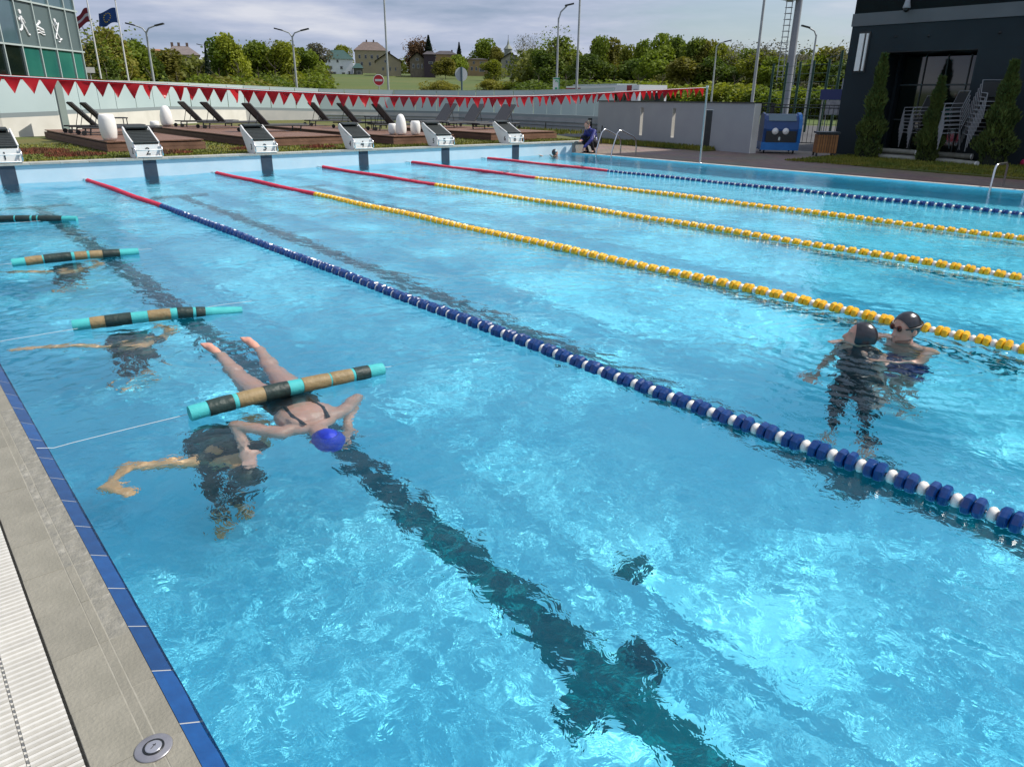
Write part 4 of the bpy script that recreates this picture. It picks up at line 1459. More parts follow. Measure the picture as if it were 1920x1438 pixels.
TREES = [
 (168, 62, 62, 60, 'sparse', 'o', 'right beside the glass building', .3), (196, 66, 44, 85, 'sparse', 'g', 'between the two flagpoles', .25), (180, 64, 84, 60, 'broad', 'd', 'behind the left flagpole foot', .1), (226, 70, 56, 55, 'broad', 'o', 'behind the right flagpole', .2),
 (250, 74, 78, 60, 'broad', 'g', 'right of the right flagpole', .1), (263, 78, 74, 20, 'conifer', 'c', 'left of the double armed street lamp', .05), (284, 80, 92, 60, 'broad', 'd', 'behind the left street lamp', .05),
 (312, 100, 94, 60, 'broad', 'o', 'left of the far big house', .05), (395, 95, 84, 14, 'conifer', 'c', 'left of the tall twin crowned tree', .05),
 (416, 98, 60, 46, 'tall', 'd', 'forming the left half of a tall pair', .05), (440, 97, 66, 50, 'broad', 'y', 'forming the right half of a tall pair', .05),
 (488, 105, 78, 60, 'broad', 'g', 'with a grey twiggy top left of the second street lamp', .1), (508, 112, 74, 40, 'sparse', 's', 'rising behind the bushes left of the street lamp', .1), (532, 105, 80, 60, 'broad', 'y', 'right before the second street lamp', .1),
 (565, 110, 92, 55, 'broad', 'g', 'right of the second street lamp', .05), (597, 150, 74, 34, 'tall', 's', 'left of the white house', .1), (586, 140, 106, 26, 'conifer', 'c', 'low beside the white house', .0),
 (650, 262, 85, 28, 'broad', 'y', 'behind the roof of the white house', .1), (790, 230, 69, 40, 'sparse', 'b', 'left of the dark spruce', .1), (783, 228, 78, 34, 'broad', 'b', 'above the dark timber house', .1), (806, 226, 67, 26, 'conifer', 'c', 'standing darkest between the hillside houses', .0),
 (862, 250, 80, 17, 'conifer', 'c', 'small, between two ochre houses', .0), (836, 190, 108, 36, 'broad', 'o', 'in front of the long ochre house', .1), (856, 205, 104, 30, 'broad', 'g', 'right of the long ochre house', .1),
 (906, 250, 74, 38, 'broad', 'g', 'round, above the yellow house', .1), (934, 240, 88, 26, 'broad', 'o', 'between the yellow house and the turreted house', .1), (924, 180, 112, 34, 'broad', 'y', 'in front of the gap right of the yellow house', .05),
 (980, 190, 64, 22, 'sparse', 's', 'leftmost of two thin bare ones', .1), (1002, 185, 66, 24, 'sparse', 's', 'rightmost of two thin bare ones', .1), (1012, 170, 92, 50, 'broad', 'g', 'left of the single lamp', .05),
 (1036, 130, 54, 54, 'sparse', 'g', 'highest, behind the single curved lamp', .1), (1050, 132, 58, 46, 'tall', 'g', 'right beside the single curved lamp', .05), (1028, 128, 96, 60, 'broad', 'd', 'low behind the green and white sign', .02),
 (1078, 150, 96, 50, 'broad', 'o', 'behind the thin mast', .05), (1118, 120, 70, 34, 'broad', 'g', 'left part of the clump before the bus', .05), (1134, 122, 74, 50, 'broad', 'o', 'right part of the clump before the bus', .05),
 (1108, 118, 104, 60, 'broad', 'd', 'low behind the bus rear', .02), (1166, 130, 86, 36, 'broad', 'y', 'above the middle of the bus', .05), (1180, 135, 92, 34, 'sparse', 's', 'thin above the bus', .05), (1199, 128, 76, 34, 'broad', 'g', 'pointed, above the bus front', .05), (1182, 118, 112, 60, 'broad', 'd', 'low behind the bus middle', .02),
 (1240, 115, 66, 52, 'broad', 'g', 'big and round right of the bus', .05), (1262, 116, 70, 44, 'broad', 'd', 'right half of the big round clump', .05), (1228, 112, 98, 60, 'broad', 'g', 'low below the big round crown', .02),
 (1292, 112, 72, 44, 'broad', 'g', 'left of the right street lamp', .05), (1313, 112, 78, 50, 'broad', 'o', 'behind the right street lamp', .05), (1350, 110, 84, 50, 'broad', 'y', 'right of the right street lamp', .05), (1377, 108, 80, 40, 'sparse', 's', 'twiggy, left of the leaning mast', .05),
 (1398, 104, 76, 40, 'tall', 'g', 'touching the leaning mast', .05), (1430, 100, 76, 54, 'sparse', 's', 'bare, right of the leaning mast', .05), (1418, 100, 96, 70, 'broad', 'y', 'low behind the leaning mast', .02), (1466, 98, 80, 50, 'sparse', 's', 'bare, behind the floodlight mast', .05),
 (1455, 96, 108, 60, 'broad', 'g', 'low left of the floodlight mast', .02), (1494, 96, 106, 50, 'broad', 's', 'pale, right of the floodlight mast', .02), (1547, 90, 70, 44, 'tall', 'o', 'tall, left of the charcoal building', .05), (1536, 90, 98, 70, 'broad', 'g', 'broad, left of the charcoal building', .02),
 (1580, 88, 74, 40, 'sparse', 's', 'bare, touching the corner of the charcoal building', .05), (1585, 86, 112, 60, 'broad', 'd', 'low beside the corner of the charcoal building', .02), (1340, 100, 108, 60, 'broad', 'd', 'low behind the pennant pole', .02), (1280, 100, 110, 70, 'broad', 'o', 'low behind the end of the pennants', .02),
]
for a in TREES: tree(*a)
BUSH = [(170, 50, 108, 70, 'g'), (205, 52, 96, 80, 'd'), (245, 55, 104, 80, 'g'), (290, 60, 112, 90, 'y'), (335, 64, 118, 90, 'g'), (375, 70, 108, 80, 'g'), (415, 72, 112, 90, 'o'), (452, 75, 104, 80, 'g'), (488, 80, 112, 70, 'd'), (520, 82, 100, 70, 'g'), (552, 84, 106, 80, 'g'), (582, 90, 112, 60, 'y'),
        (1010, 95, 128, 70, 'd'), (1060, 92, 130, 70, 'd'), (1105, 90, 126, 80, 'g'), (1150, 88, 132, 80, 'y'), (1195, 86, 128, 90, 'g'), (1240, 84, 126, 80, 'y'), (1290, 82, 136, 80, 'g'), (1335, 80, 134, 80, 'g'), (1375, 78, 128, 80, 'y'), (1415, 76, 132, 70, 'g'), (1455, 74, 138, 60, 'd'), (1510, 72, 132, 80, 'g'), (1560, 70, 136, 70, 'd'),
        (830, 120, 140, 40, 'o'), (925, 130, 138, 40, 'o'), (960, 130, 146, 40, 'g')]
PLC = ['behind the left flagpole foot', 'between the flagpole feet', 'right of the right flagpole foot', 'at the foot of the left street lamp', 'under the far big house', 'left of the tall pair of trees', 'under the tall pair of trees', 'right of the tall pair of trees',
       'two shrubs left of the second street lamp', 'just left of the second street lamp', 'at the foot of the second street lamp', 'left of the white house lawn', 'left of the green and white sign', 'right of the green and white sign', 'behind the dark rear of the bus', 'behind the middle of the bus', 'behind the front of the bus',
       'right of the bus', 'near the end of the pennant line', 'behind the top of the pennant pole', 'right of the pennant pole', 'at the leaning mast', 'left of the floodlight mast', 'behind the mesh fence', 'beside the charcoal building corner', 'below the long ochre house', 'below the yellow house', 'below the turreted house']
for (px, D, top, w, c), pl_ in zip(BUSH, PLC): tree(px, D, top, w * 1.35, 'bush', c, pl_, -.02)

# far wood that reads as one mass behind the single trees
P = []
def wood(p0, p1, step, D, top, jit):
    px = p0
    while px < p1:
        d_ = D * random.uniform(.92, 1.08)
        t_ = far(px, top + random.uniform(-jit, jit), d_)
        zb = hgt(t_.x, t_.y) - .5
        hh = t_.z - zb
        n_ = 620
        v = rng.normal(size=(n_, 3))
        v /= np.linalg.norm(v, axis=1)[:, None]
        v *= (.6 + .45 * rng.random(n_))[:, None]
        rr = 2.2 + 1.6 * random.random()
        P.append(np.array([t_.x, t_.y, zb + hh * .5]) + v * np.array([rr, rr, hh * .52]))
        px += step
wood(150, 580, 11, 118, 112, 9)
wood(985, 1600, 11, 140, 104, 12)
wood(735, 985, 13, 285, 112, 8)
P = np.concatenate(P)
n_ = len(P)
a_ = rng.normal(size=(n_, 3)); a_ /= np.linalg.norm(a_, axis=1)[:, None]
b_ = np.cross(a_, rng.normal(size=(n_, 3))); b_ /= np.linalg.norm(b_, axis=1)[:, None]
s_ = (.35 + .45 * rng.random(n_))[:, None]
V_ = np.stack([P - a_ * s_ * .5, P + b_ * s_ * .45, P + a_ * s_ * .5, P - b_ * s_ * .45], 1).reshape(-1, 3)
me = bpy.data.meshes.new('far_wood')
me.from_pydata(V_.tolist(), [], np.arange(n_ * 4).reshape(-1, 4).tolist())
me.materials.append(leafmat('far_wood_leaf', (.11, .15, .014), (.20, .22, .028)))
me.materials[0].node_tree.nodes['Noise Texture'].inputs['Scale'].default_value = .12
tag(link('far_wood', me), 'far belt of spring green woodland behind the single trees', 'woodland', kind='stuff')

# ------------------------------------------------------------------ houses on the hillside
def house(px, D, py_base, w, hw, depth, roof, wallm, roofm, wins, lab, rz=0, chims=(), gable=False, porch=None):
    p = far(px, py_base, D)
    ang = -math.atan2(p.x - CAM[0], p.y - CAM[1]) + rz
    t = thing('house', lab, 'house', p, ang, 'houses on the hillside')
    W, Hh, Dp = w * D / 1420, hw * D / 1560, depth
    obj('wall', MB().lo((-W / 2, 0, -3), (W / 2, Dp, Hh)), wallm, t)
    q = MB()
    o_ = .35
    rh = roof * D / 1560
    if gable:
        q.add([(-W / 2 - o_, -o_, Hh - .1), (0, -o_, Hh + rh), (W / 2 + o_, -o_, Hh - .1), (-W / 2 - o_, Dp + o_, Hh - .1), (0, Dp + o_, Hh + rh), (W / 2 + o_, Dp + o_, Hh - .1)],
              [(0, 3, 4, 1), (1, 4, 5, 2)])
        q.add([(-W / 2 - o_, -o_, Hh - .4), (0, -o_, Hh + rh - .3), (W / 2 + o_, -o_, Hh - .4), (-W / 2 - o_, Dp + o_, Hh - .4), (0, Dp + o_, Hh + rh - .3), (W / 2 + o_, Dp + o_, Hh - .4)],
              [(0, 3, 4, 1), (1, 4, 5, 2)])
        obj('gable_wall', MB().add([(-W / 2, .01, Hh - .05), (W / 2, .01, Hh - .05), (0, .01, Hh + rh - .25), (-W / 2, Dp, Hh - .05), (W / 2, Dp, Hh - .05), (0, Dp, Hh + rh - .25)], [(0, 1, 2), (5, 4, 3)]), wallm, t)
    else:
        r_ = .22
        q.add([(-W / 2 - o_, -o_, Hh), (W / 2 + o_, -o_, Hh), (W / 2 + o_, Dp + o_, Hh), (-W / 2 - o_, Dp + o_, Hh), (-W * r_, Dp / 2, Hh + rh), (W * r_, Dp / 2, Hh + rh)],
              [(0, 1, 5, 4), (1, 2, 5), (2, 3, 4, 5), (3, 0, 4), (3, 2, 1, 0)])
    rf = obj('roof', q, roofm, t)
    for (cx, ch) in chims:
        obj('chimney', MB().box((cx * W, Dp * .5, Hh + rh * ch), (.5, .5, 1.3)), BRICKM, rf)
    for (wx, wz, ww, wh) in wins:
        f_ = obj('window', MB().lo(((wx - ww / 2) * W, -.06, (wz - wh / 2) * Hh), ((wx + ww / 2) * W, .02, (wz + wh / 2) * Hh)), WFRAME, t)
        obj('pane', MB().lo(((wx - ww * .38) * W, -.09, (wz - wh * .38) * Hh), ((wx + ww * .38) * W, -.05, (wz + wh * .38) * Hh)), GLASSD, f_)
    return t, W, Hh
BRICKM = mat('chimney_brick', (.12, .08, .06), .9)
WFRAME = mat('window_frame', (.35, .34, .32), .6)
WW = mat('white_house_wall', (.72, .73, .74), .85, (.66, .68, .69), .5)
CW_ = mat('cream_house_wall', (.36, .30, .19), .85, (.30, .26, .18), .5)
OW = mat('ochre_house_wall', (.36, .24, .11), .85, (.28, .20, .11), .6)
TW = mat('timber_house_wall', (.12, .10, .075), .9, (.18, .15, .11), 1.5)
GR = mat('green_metal_roof', (.018, .060, .048), .5, (.03, .07, .06), .5)
BR = mat('brown_roof', (.10, .075, .065), .8, (.14, .10, .085), 1)
DR = mat('dark_roof', (.035, .03, .035), .8, (.06, .05, .05), 1)
house(636, 240, 145, 50, 32, 9, 17, WW, GR, [(-.30, .88, .07, .16), (-.02, .88, .07, .16), (-.28, .52, .14, .18), (.10, .52, .09, .18), (-.20, .16, .22, .26), (.16, .14, .12, .26), (.36, .2, .06, .3)], 'white house with a dark green hipped roof on the hillside', chims=((.15, .6),))
house(672, 235, 143, 16, 14, 5, 9, mat('shed_wall', (.10, .10, .085), .9), GR, [(.1, .4, .5, .5)], 'small dark green shed attached beside the white house', gable=False)
house(697, 275, 127, 56, 30, 12, 17, CW_, BR, [(-.36, .62, .07, .25), (-.17, .62, .07, .25), (.02, .62, .09, .25), (.2, .62, .07, .25), (.38, .62, .07, .25), (-.3, .2, .08, .25), (-.05, .2, .08, .25), (.2, .2, .08, .25)], 'large cream house with a brown hipped roof and chimneys', chims=((-.36, .4), (-.12, 1.0), (.1, 1.0), (.36, .4)))
house(729, 225, 138, 44, 22, 8, 16, CW_, BR, [(-.1, .96, .12, .22), (-.22, .35, .09, .28), (.06, .35, .06, .34), (.28, .35, .06, .34)], 'cream gabled cottage beside the thin mast', gable=True, chims=((.06, .9),))
house(783, 215, 132, 26, 20, 8, 13, TW, DR, [(-.28, .35, .16, .4), (.05, .35, .16, .4), (.32, .35, .12, .4), (0, .95, .2, .25)], 'dark timber house below the reddish brown tree', gable=True)
house(806, 214, 134, 20, 30, 8, 7, mat('plum_wall', (.05, .035, .045), .9), DR, [(.1, .5, .4, .14)], 'narrow dark house in front of the dark spruce')
house(835, 245, 134, 42, 30, 10, 8, OW, DR, [(-.40, .78, .08, .2), (-.2, .35, .08, .25), (.1, .35, .08, .25), (.35, .35, .08, .25)], 'long pale ochre house half hidden by an olive tree', chims=((.3, .7),))
house(896, 235, 137, 36, 24, 8, 3, OW, DR, [(.22, .74, .24, .2), (.20, .20, .28, .26), (-.3, .3, .12, .3), (-.08, .3, .1, .3), (-.2, .75, .1, .22)], 'yellow ochre house with a pale balcony')
obj_t, W_, H_ = house(957, 228, 138, 34, 26, 8, 12, mat('pale_stucco', (.30, .29, .23), .85, (.24, .22, .16), 1), DR, [(-.30, .30, .18, .3), (.02, .78, .12, .28), (.22, .78, .12, .28), (-.2, .78, .12, .28), (.25, .3, .14, .3)], 'ochre and stone house with a small pale roof turret', gable=True)
tu = obj('turret', MB().lathe([(1.15, H_ - .5), (1.15, H_ + 2.6), (1.35, H_ + 2.7), (.35, H_ + 3.9), (.06, H_ + 5.4)], 8, (-.7, 3, 0), smooth=False), mat('pale_turret', (.20, .22, .18), .7), obj_t)
obj('flag_tip', MB().tube([(-.7, 3, H_ + 5.2), (-.7, 3, H_ + 6.4)], .06, 5), DARK, tu)
house(343, 175, 119, 52, 14, 12, 17, mat('beige_house_wall', (.42, .36, .28), .85), mat('taupe_roof', (.13, .105, .10), .8, (.17, .14, .13), 1), [(-.4, .5, .06, .5), (-.2, .5, .06, .5), (0, .5, .06, .5), (.2, .5, .06, .5), (.38, .5, .08, .5)], 'big beige house with a taupe roof above the left bushes', chims=((-.25, 1.0), (-.05, 1.0), (.2, 1.0)))
house(298, 170, 112, 20, 14, 10, 5, OW, mat('orange_roof', (.30, .13, .05), .8), [(0, .6, .2, .3)], 'small ochre house with an orange roof left of the big beige one')
house(1012, 220, 136, 26, 20, 8, 7, mat('tan_wall', (.26, .20, .12), .9), BR, [(-.2, .5, .12, .3), (.2, .5, .12, .3)], 'tan house half hidden behind trees right of the turreted one')

# ------------------------------------------------------------------ street lamps, masts, flagpoles, signs
def pole(name, px0, py0, D, top, r0, r1, m, lab, cat, group=None):
    p = far(px0, py0, D)
    zb = hgt(p.x, p.y) - .1
    t = thing(name, lab, cat, (p.x, p.y, zb), 0, group)
    h = far(px0, top, D).z - zb
    obj('pole', MB().tube([(0, 0, 0), (0, 0, h * .5), (0, 0, h)], [r0, (r0 + r1) / 2, r1], 10), m, t)
    return t, h
def arms(t, h, dirs, L, rise):
    for sx in dirs:
        v = Vector((AR[0] * sx, AR[1] * sx, 0))
        obj('lamp_arm', MB().tube([Vector((0, 0, h - .1)), v * L * .2 + Vector((0, 0, h + rise * .45)), v * L * .75 + Vector((0, 0, h + rise * .9))], .05, 6), GALV, t)
        e = v * L * .98 + Vector((0, 0, h + rise * 1.0))
        q = MB()
        q.M = Matrix.Translation(e) @ Matrix.Rotation(math.atan2(v.y, v.x), 4, 'Z')
        q.box((0, 0, 0), (.62, .22, .09), ry=-.22)
        obj('lamp_head', q, DARK, t)
t, h = pole('street_lamp', 288, 150, 60, 60, .10, .06, GALV, 'double armed street lamp right of the flagpoles', 'street lamp', 'street lamps beyond the fence')
arms(t, h, (-1, 1), 1.0, .42)
t, h = pole('street_lamp', 556, 158, 62, 68, .10, .06, GALV, 'double armed street lamp left of the white house', 'street lamp', 'street lamps beyond the fence')
arms(t, h, (-1, 1), 1.0, .42)
t, h = pole('street_lamp', 402, 150, 110, 88, .09, .05, GALV, 'faint distant street lamp left of the tall pair of trees', 'street lamp', 'street lamps beyond the fence')
arms(t, h, (-1,), 1.4, .2)
t, h = pole('street_lamp', 1044, 148, 55, 34, .09, .055, GALV, 'single curved street lamp behind the green and white sign', 'street lamp', 'street lamps beyond the fence')
arms(t, h, (1,), .72, .80)
t, h = pole('street_lamp', 1336, 165, 70, 86, .09, .05, GALV, 'single armed street lamp behind the pennant pole', 'street lamp', 'street lamps beyond the fence')
arms(t, h, (1,), .9, .35)
t, h = pole('street_lamp', 1514, 180, 60, 66, .10, .06, GALV, 'street lamp with its arm to the left, beside the charcoal building', 'street lamp', 'street lamps beyond the fence')
arms(t, h, (-1,), .85, .5)
t, h = pole('street_lamp', 1484, 180, 90, 102, .09, .05, GALV, 'distant street lamp right behind the floodlight mast', 'street lamp', 'street lamps beyond the fence')
arms(t, h, (1,), 1.0, .5)
for (px, py, D, lab) in ((728, 160, 70, 'thin steel mast beside the no entry sign'), (1081, 165, 60, 'thin steel mast right of the single curved street lamp'), (1412, 175, 50, 'thin leaning-looking steel mast above the grey wall end')):
    pole('mast', px, py, D, -120, .10, .06, GALV, lab, 'mast', 'thin masts beyond the fence')
t, h = pole('floodlight_mast', 1475, 175, 55, -160, .27, .18, mat('mast_metal', (.20, .22, .25), .5, (.27, .28, .29), .7), 'thick floodlight mast with a caged ladder left of the charcoal building', 'mast')
v = Vector((-AR[0], -AR[1], 0))
q = MB()
for s_ in (.42, .78):
    q.tube([v * s_ + Vector((0, 0, 3)), v * s_ + Vector((0, 0, h))], .03, 5)
obj('ladder_rail', q, GALV, t)
z = 3.2
rm = MB().tube([v * .40, v * .80], .022, 5).tube([v * .35, v * .6 + Vector((AR[1], -AR[0], 0)) * .3, v * .85], .02, 5).mesh('ladder_rung', GALV)
while z < h:
    link('ladder_rung', rm, t, (0, 0, z))
    z += .34
zz_ = far(1475, 0, 55).z + .1
obj('platform', MB().box(v * .5 + Vector((0, 0, zz_ - hgt(t.location.x, t.location.y))), (1.0, 1.0, .08)), GALV, t)
FLW = mat('flagpole_white', (.62, .62, .60), .4)
def flagpole(px, top, lab):
    t, h = pole('flagpole', px, 150, 50, top, .055, .03, FLW, lab, 'flagpole', 'flagpoles beside the glass building')
    obj('finial', MB().lathe([(.0, .12), (.06, .08), (.07, .02), (.03, -.02)], 10, (0, 0, h)), FLW, t)
    return t, h
t1_, h1_ = flagpole(190, -14, 'left white flagpole carrying the dark red and white flag')
t2_, h2_ = flagpole(241, 2, 'right white flagpole carrying the blue flag with yellow stars')
def flag_mesh(L, Hf, cols, droop, seed):
    q = MB()
    nx, nz = 14, 6
    r = random.Random(seed)
    d_ = -Vector((AR[0], AR[1], 0))
    nrm = Vector((-d_.y, d_.x, 0))
    for row in range(len(cols)):
        q.cur = row
        z0, z1 = sum(c[1] for c in cols[:row]), sum(c[1] for c in cols[:row + 1])
        vs, fs = [], []
        for j in range(3):
            f_ = z0 + (z1 - z0) * j / 2
            for i in range(nx):
                u = i / (nx - 1)
                sh = 1 - .12 * u
                vs.append(d_ * (L * u * .92 + .04) + nrm * (.14 * math.sin(u * 8 + f_ * 2 + seed) * u + .04) + Vector((0, 0, -f_ * Hf * sh - droop * u ** 1.2 + .05 * math.sin(u * 7))))
        for j in range(2):
            for i in range(nx - 1):
                a = j * nx + i
                fs.append((a, a + 1, a + nx + 1, a + nx))
        q.add(vs, fs, True)
    return q, d_, nrm
DRED = mat('flag_dark_red', (.16, .008, .02), .8)
FWH = mat('flag_white', (.42, .42, .46), .8)
FBL = mat('flag_blue', (.004, .045, .18), .8)
FYE = mat('flag_yellow', (.7, .5, .02), .8)
q, _, _ = flag_mesh(.95, .70, [(0, .4), (0, .2), (0, .4)], .60, 1)
fl = tag(obj('flag', q, [DRED, FWH, DRED], None, (t1_.location.x, t1_.location.y, far(181, 16, 50).z)), 'dark red flag with a white stripe drooping from the left flagpole', 'flag')
q, d_, nrm = flag_mesh(1.15, .75, [(0, 1)], .32, 3)
fl = tag(obj('flag', q, [FBL], None, (t2_.location.x, t2_.location.y, far(228, 16, 50).z)), 'blue flag with a ring of yellow stars on the right flagpole', 'flag')
q = MB()
for side in (-1, 1):
    for k in range(12):
        a = k * math.pi / 6
        u = .5 + .19 * math.sin(a)
        f_ = .5 - .28 * math.cos(a)
        c_ = d_ * (1.15 * u * .92 + .04) + nrm * (.14 * math.sin(u * 8 + f_ * 2 + 3) * u + .04 + side * .02) + Vector((0, 0, -f_ * .75 * (1 - .12 * u) - .32 * u ** 1.2 + .05 * math.sin(u * 7)))
        pts = []
        for i in range(10):
            rr = .042 if i % 2 == 0 else .017
            an = math.pi / 2 + i * math.pi / 5
            pts.append(c_ + d_ * rr * math.cos(an) + Vector((0, 0, rr * math.sin(an))))
        q.add(pts, [tuple(range(10))])
tag(obj('star', q, FYE, fl), kind='stuff')
def face_cam(px, py, D):
    p = far(px, py, D)
    return p, -math.atan2(p.x - CAM[0], p.y - CAM[1])
p, a = face_cam(710, 151, 48)
t = thing('no_entry_sign', 'round red no entry sign with a white bar beyond the fence', 'sign', p, a)
obj('sign_disc', MB().tube([(0, 0, 0), (0, .03, 0)], .30, 28, smooth=False), mat('sign_red', (.50, .01, .015), .4), t)
obj('white_rim', MB().tube([(.305 * math.cos(k * .2094), -.004, .305 * math.sin(k * .2094)) for k in range(30)], .018, 5, closed=True), FLW, t)
obj('white_bar', MB().box((0, -.012, 0), (.44, .02, .12)), FLW, t)
obj('sign_post', MB().tube([(0, .06, -2.3), (0, .06, .2)], .03, 6), GALV, t)
p, a = face_cam(865, 140, 46)
t = thing('round_sign', 'grey back of a round sign on a dark post beyond the fence', 'sign', p, a + .35)
obj('sign_disc', MB().tube([(0, 0, 0), (0, .03, 0)], .38, 28, smooth=False), mat('sign_back', (.36, .39, .40), .5), t)
obj('sign_post', MB().tube([(0, -.05, -1.8), (0, -.05, .4)], .055, 8), mat('blue_grey_post', (.05, .09, .11), .5), t)
p, a = face_cam(1043, 158, 40)
t = thing('pool_sign', 'upright green and white sign at the foot of the curved street lamp', 'sign', p, a)
obj('sign_board', MB().box((0, 0, 0), (.34, .04, .60)), FLW, t)
SG = mat('sign_green', (.02, .26, .12), .5)
obj('green_edge', MB().box((.14, -.024, 0), (.05, .01, .58)).box((0, -.024, .25), (.30, .01, .06)), SG, t)
obj('green_figure', MB().tube([(-.05, -.03, .12), (.04, -.03, .17), (.07, -.03, .08)], .03, 6).tube([(-.06, -.03, -.22), (.05, -.03, -.2)], .05, 6), SG, t)
obj('sign_post', MB().tube([(0, .04, -2.2), (0, .04, .2)], .03, 6), GALV, t)
p, a = face_cam(168, 132, 45)
t = thing('white_sign', 'small white rectangular sign right of the glass building', 'sign', p, a)
obj('sign_board', MB().box((0, 0, 0), (.46, .04, .26)), FLW, t)
obj('sign_post', MB().tube([(0, .04, -2.2), (0, .04, .1)], .03, 6), GALV, t)

# ------------------------------------------------------------------ glass building on the left
G0, G1 = far(-60, 85, 33), far(157, 97, 39.6)
G0.z = G1.z = 0
gd = (G1 - G0)
gL = gd.length
ga = math.atan2(gd.y, gd.x)
gb_ = thing('glass_building', 'glazed building with white sport pictograms on a grey panel', 'building', G0, ga)
zm, zt = far(100, 93, 37.3).z, far(100, 12, 37.3).z
def along(px):
    lo_, hi_ = -.2, 1.2
    for _ in range(40):
        m_ = (lo_ + hi_) / 2
        if column(G0.lerp(G1, m_) + Vector((0, 0, zm))) < px: lo_ = m_
        else: hi_ = m_
    return lo_ * gL
cols_px = [-60, -28, 5, 40, 74, 105, 134, 153]
cx_ = [along(c) for c in cols_px]
obj('core', MB().lo((0, .10, 0), (gL, 9, 7.2)), DARK, gb_)
obj('roof_edge', MB().lo((-.1, -.05, 7.2), (gL + .1, 9.05, 7.4)), MULL, gb_)
for i in range(len(cx_) - 1):
    for (z0, z1, r_) in ((.0, zm - 1.6, 0), (zm - 1.55, zm, 1), (zm + .05, zt, 2), (zt + .05, 7.15, 3)):
        m = GLASSB if (r_ == 3 or (r_ == 2 and i < 3)) else PANELG if r_ == 2 else (GLASSD if i < 3 else GLASSG)
        obj('glass_pane', MB().lo((cx_[i] + .03, .02, z0 + .02), (cx_[i + 1] - .03, .08, z1 - .02)), m, gb_)
for c in cx_:
    obj('mullion', MB().lo((c - .025, -.05, 0), (c + .025, .09, 7.18)), MULL, gb_)
for z in (zm - 1.575, zm + .025, zt + .025):
    obj('transom', MB().lo((0, -.045, z - .03), (gL, .085, z + .03)), MULL, gb_)
PIC = mat('white_pictogram', (.70, .71, .72), .5)
def pic(px, py, limbs, heads):
    s_ = .52
    cx0 = along(px)
    d_ = ray(px, py)
    z0 = float(far(px, py, math.hypot(*(np.array(G0.lerp(G1, cx0 / gL))[:2] - CAM[:2]))).z)
    q = MB()
    for (pts, r) in limbs:
        q.tube([(cx0 + a * s_, .004, z0 + b * s_) for a, b in pts], r * s_, 6)
    for (a, b, r) in heads:
        q.tube([(cx0 + a * s_, -.01, z0 + b * s_), (cx0 + a * s_, .02, z0 + b * s_)], r * s_, 12)
    obj('pictogram', q, PIC, gb_)
pic(50, 44, [([(0, .45), (-.05, .15), (.1, -.1)], .14), ([(.1, -.1), (.35, -.35), (.55, -.75), (.72, -.74)], .09), ([(.0, -.1), (-.1, -.4), (-.42, -.55)], .09), ([(0, .40), (-.3, .15), (-.35, .35)], .06), ([(.0, .40), (.30, .25), (.42, .02)], .06)], [(.05, .75, .15)])
pic(81, 50, [([(-.5, .25), (-.35, .0), (-.05, .1), (.15, .25)], .08), ([(-.4, -.05), (.0, -.12), (.5, -.25)], .10), ([(-.45, -.32), (-.1, -.25), (.2, -.38), (.6, -.40)], .06), ([(-.4, -.52), (0, -.45), (.4, -.58), (.65, -.56)], .05)], [(.22, .30, .12)])
pic(113, 55, [([(-.45, .55), (-.1, -.1), (.35, -.75)], .06), ([(.5, .45), (.2, 0), (-.25, -.65)], .06), ([(-.35, -.72), (-.1, -.70)], .07), ([(.25, -.82), (.55, -.70)], .07), ([(-.05, .35), (.1, .33)], .16), ([(.0, -.95), (.25, -.92)], .06)], [(.05, .60, .13)])

# ------------------------------------------------------------------ coach on the road
p = far(1152, 168, 62)
zr = far(1152, 159, 62).z
ang = math.atan2(far(1225, 165, 58).y - far(1085, 165, 66).y, far(1225, 165, 58).x - far(1085, 165, 66).x)
A_, B_ = far(1085, 165, 66), far(1225, 165, 57)
L_ = math.hypot(B_.x - A_.x, B_.y - A_.y)
ang = math.atan2(B_.y - A_.y, B_.x - A_.x)
cb = thing('coach', 'white coach with dark windows and a red stripe driving behind the fence', 'bus', ((A_.x + B_.x) / 2, (A_.y + B_.y) / 2, 0), ang)
Hb = far(1225, 160, 57).z
obj('body', MB().lo((-L_ / 2, -1.2, .35), (L_ / 2, 1.2, Hb)), mat('coach_white', (.70, .72, .72), .3), cb)
obj('roof_pod', MB().lo((-L_ / 2 + .6, -.9, Hb + .001), (L_ / 2 - 3.4, .9, Hb + .12)), mat('coach_grey', (.25, .30, .30), .4), cb)
obj('window_band', MB().lo((-L_ / 2 + .3, -1.22, Hb - 1.5), (L_ / 2 - 1.6, -1.195, Hb - .5)), GLASSD, cb)
obj('red_stripe', MB().lo((L_ / 2 - 1.55, -1.225, .5), (L_ / 2 - .95, -1.19, Hb - .02)), mat('coach_red', (.25, .008, .02), .3), cb)
obj('red_stripe', MB().lo((-L_ / 2 + .02, -1.23, Hb - .45), (-L_ / 2 + 2.4, -1.195, Hb - .15)), mat('coach_red2', (.25, .008, .02), .3), cb)
obj('windscreen', MB().lo((L_ / 2 - .01, -1.0, 1.2), (L_ / 2 + .02, 1.0, Hb - .5)), GLASSD, cb)
obj('route_panel', MB().box((L_ / 2 - .45, -1.21, Hb - .35), (.5, .02, .16)), mat('route_panel', (.35, .37, .38), .5), cb)
for xx in (-L_ / 2 + 1.8, L_ / 2 - 2.2):
    for s_ in (-1, 1):
        obj('wheel', MB().tube([(xx, s_ * 1.22, .48), (xx, s_ * .9, .48)], .48, 16), BLACK, cb)

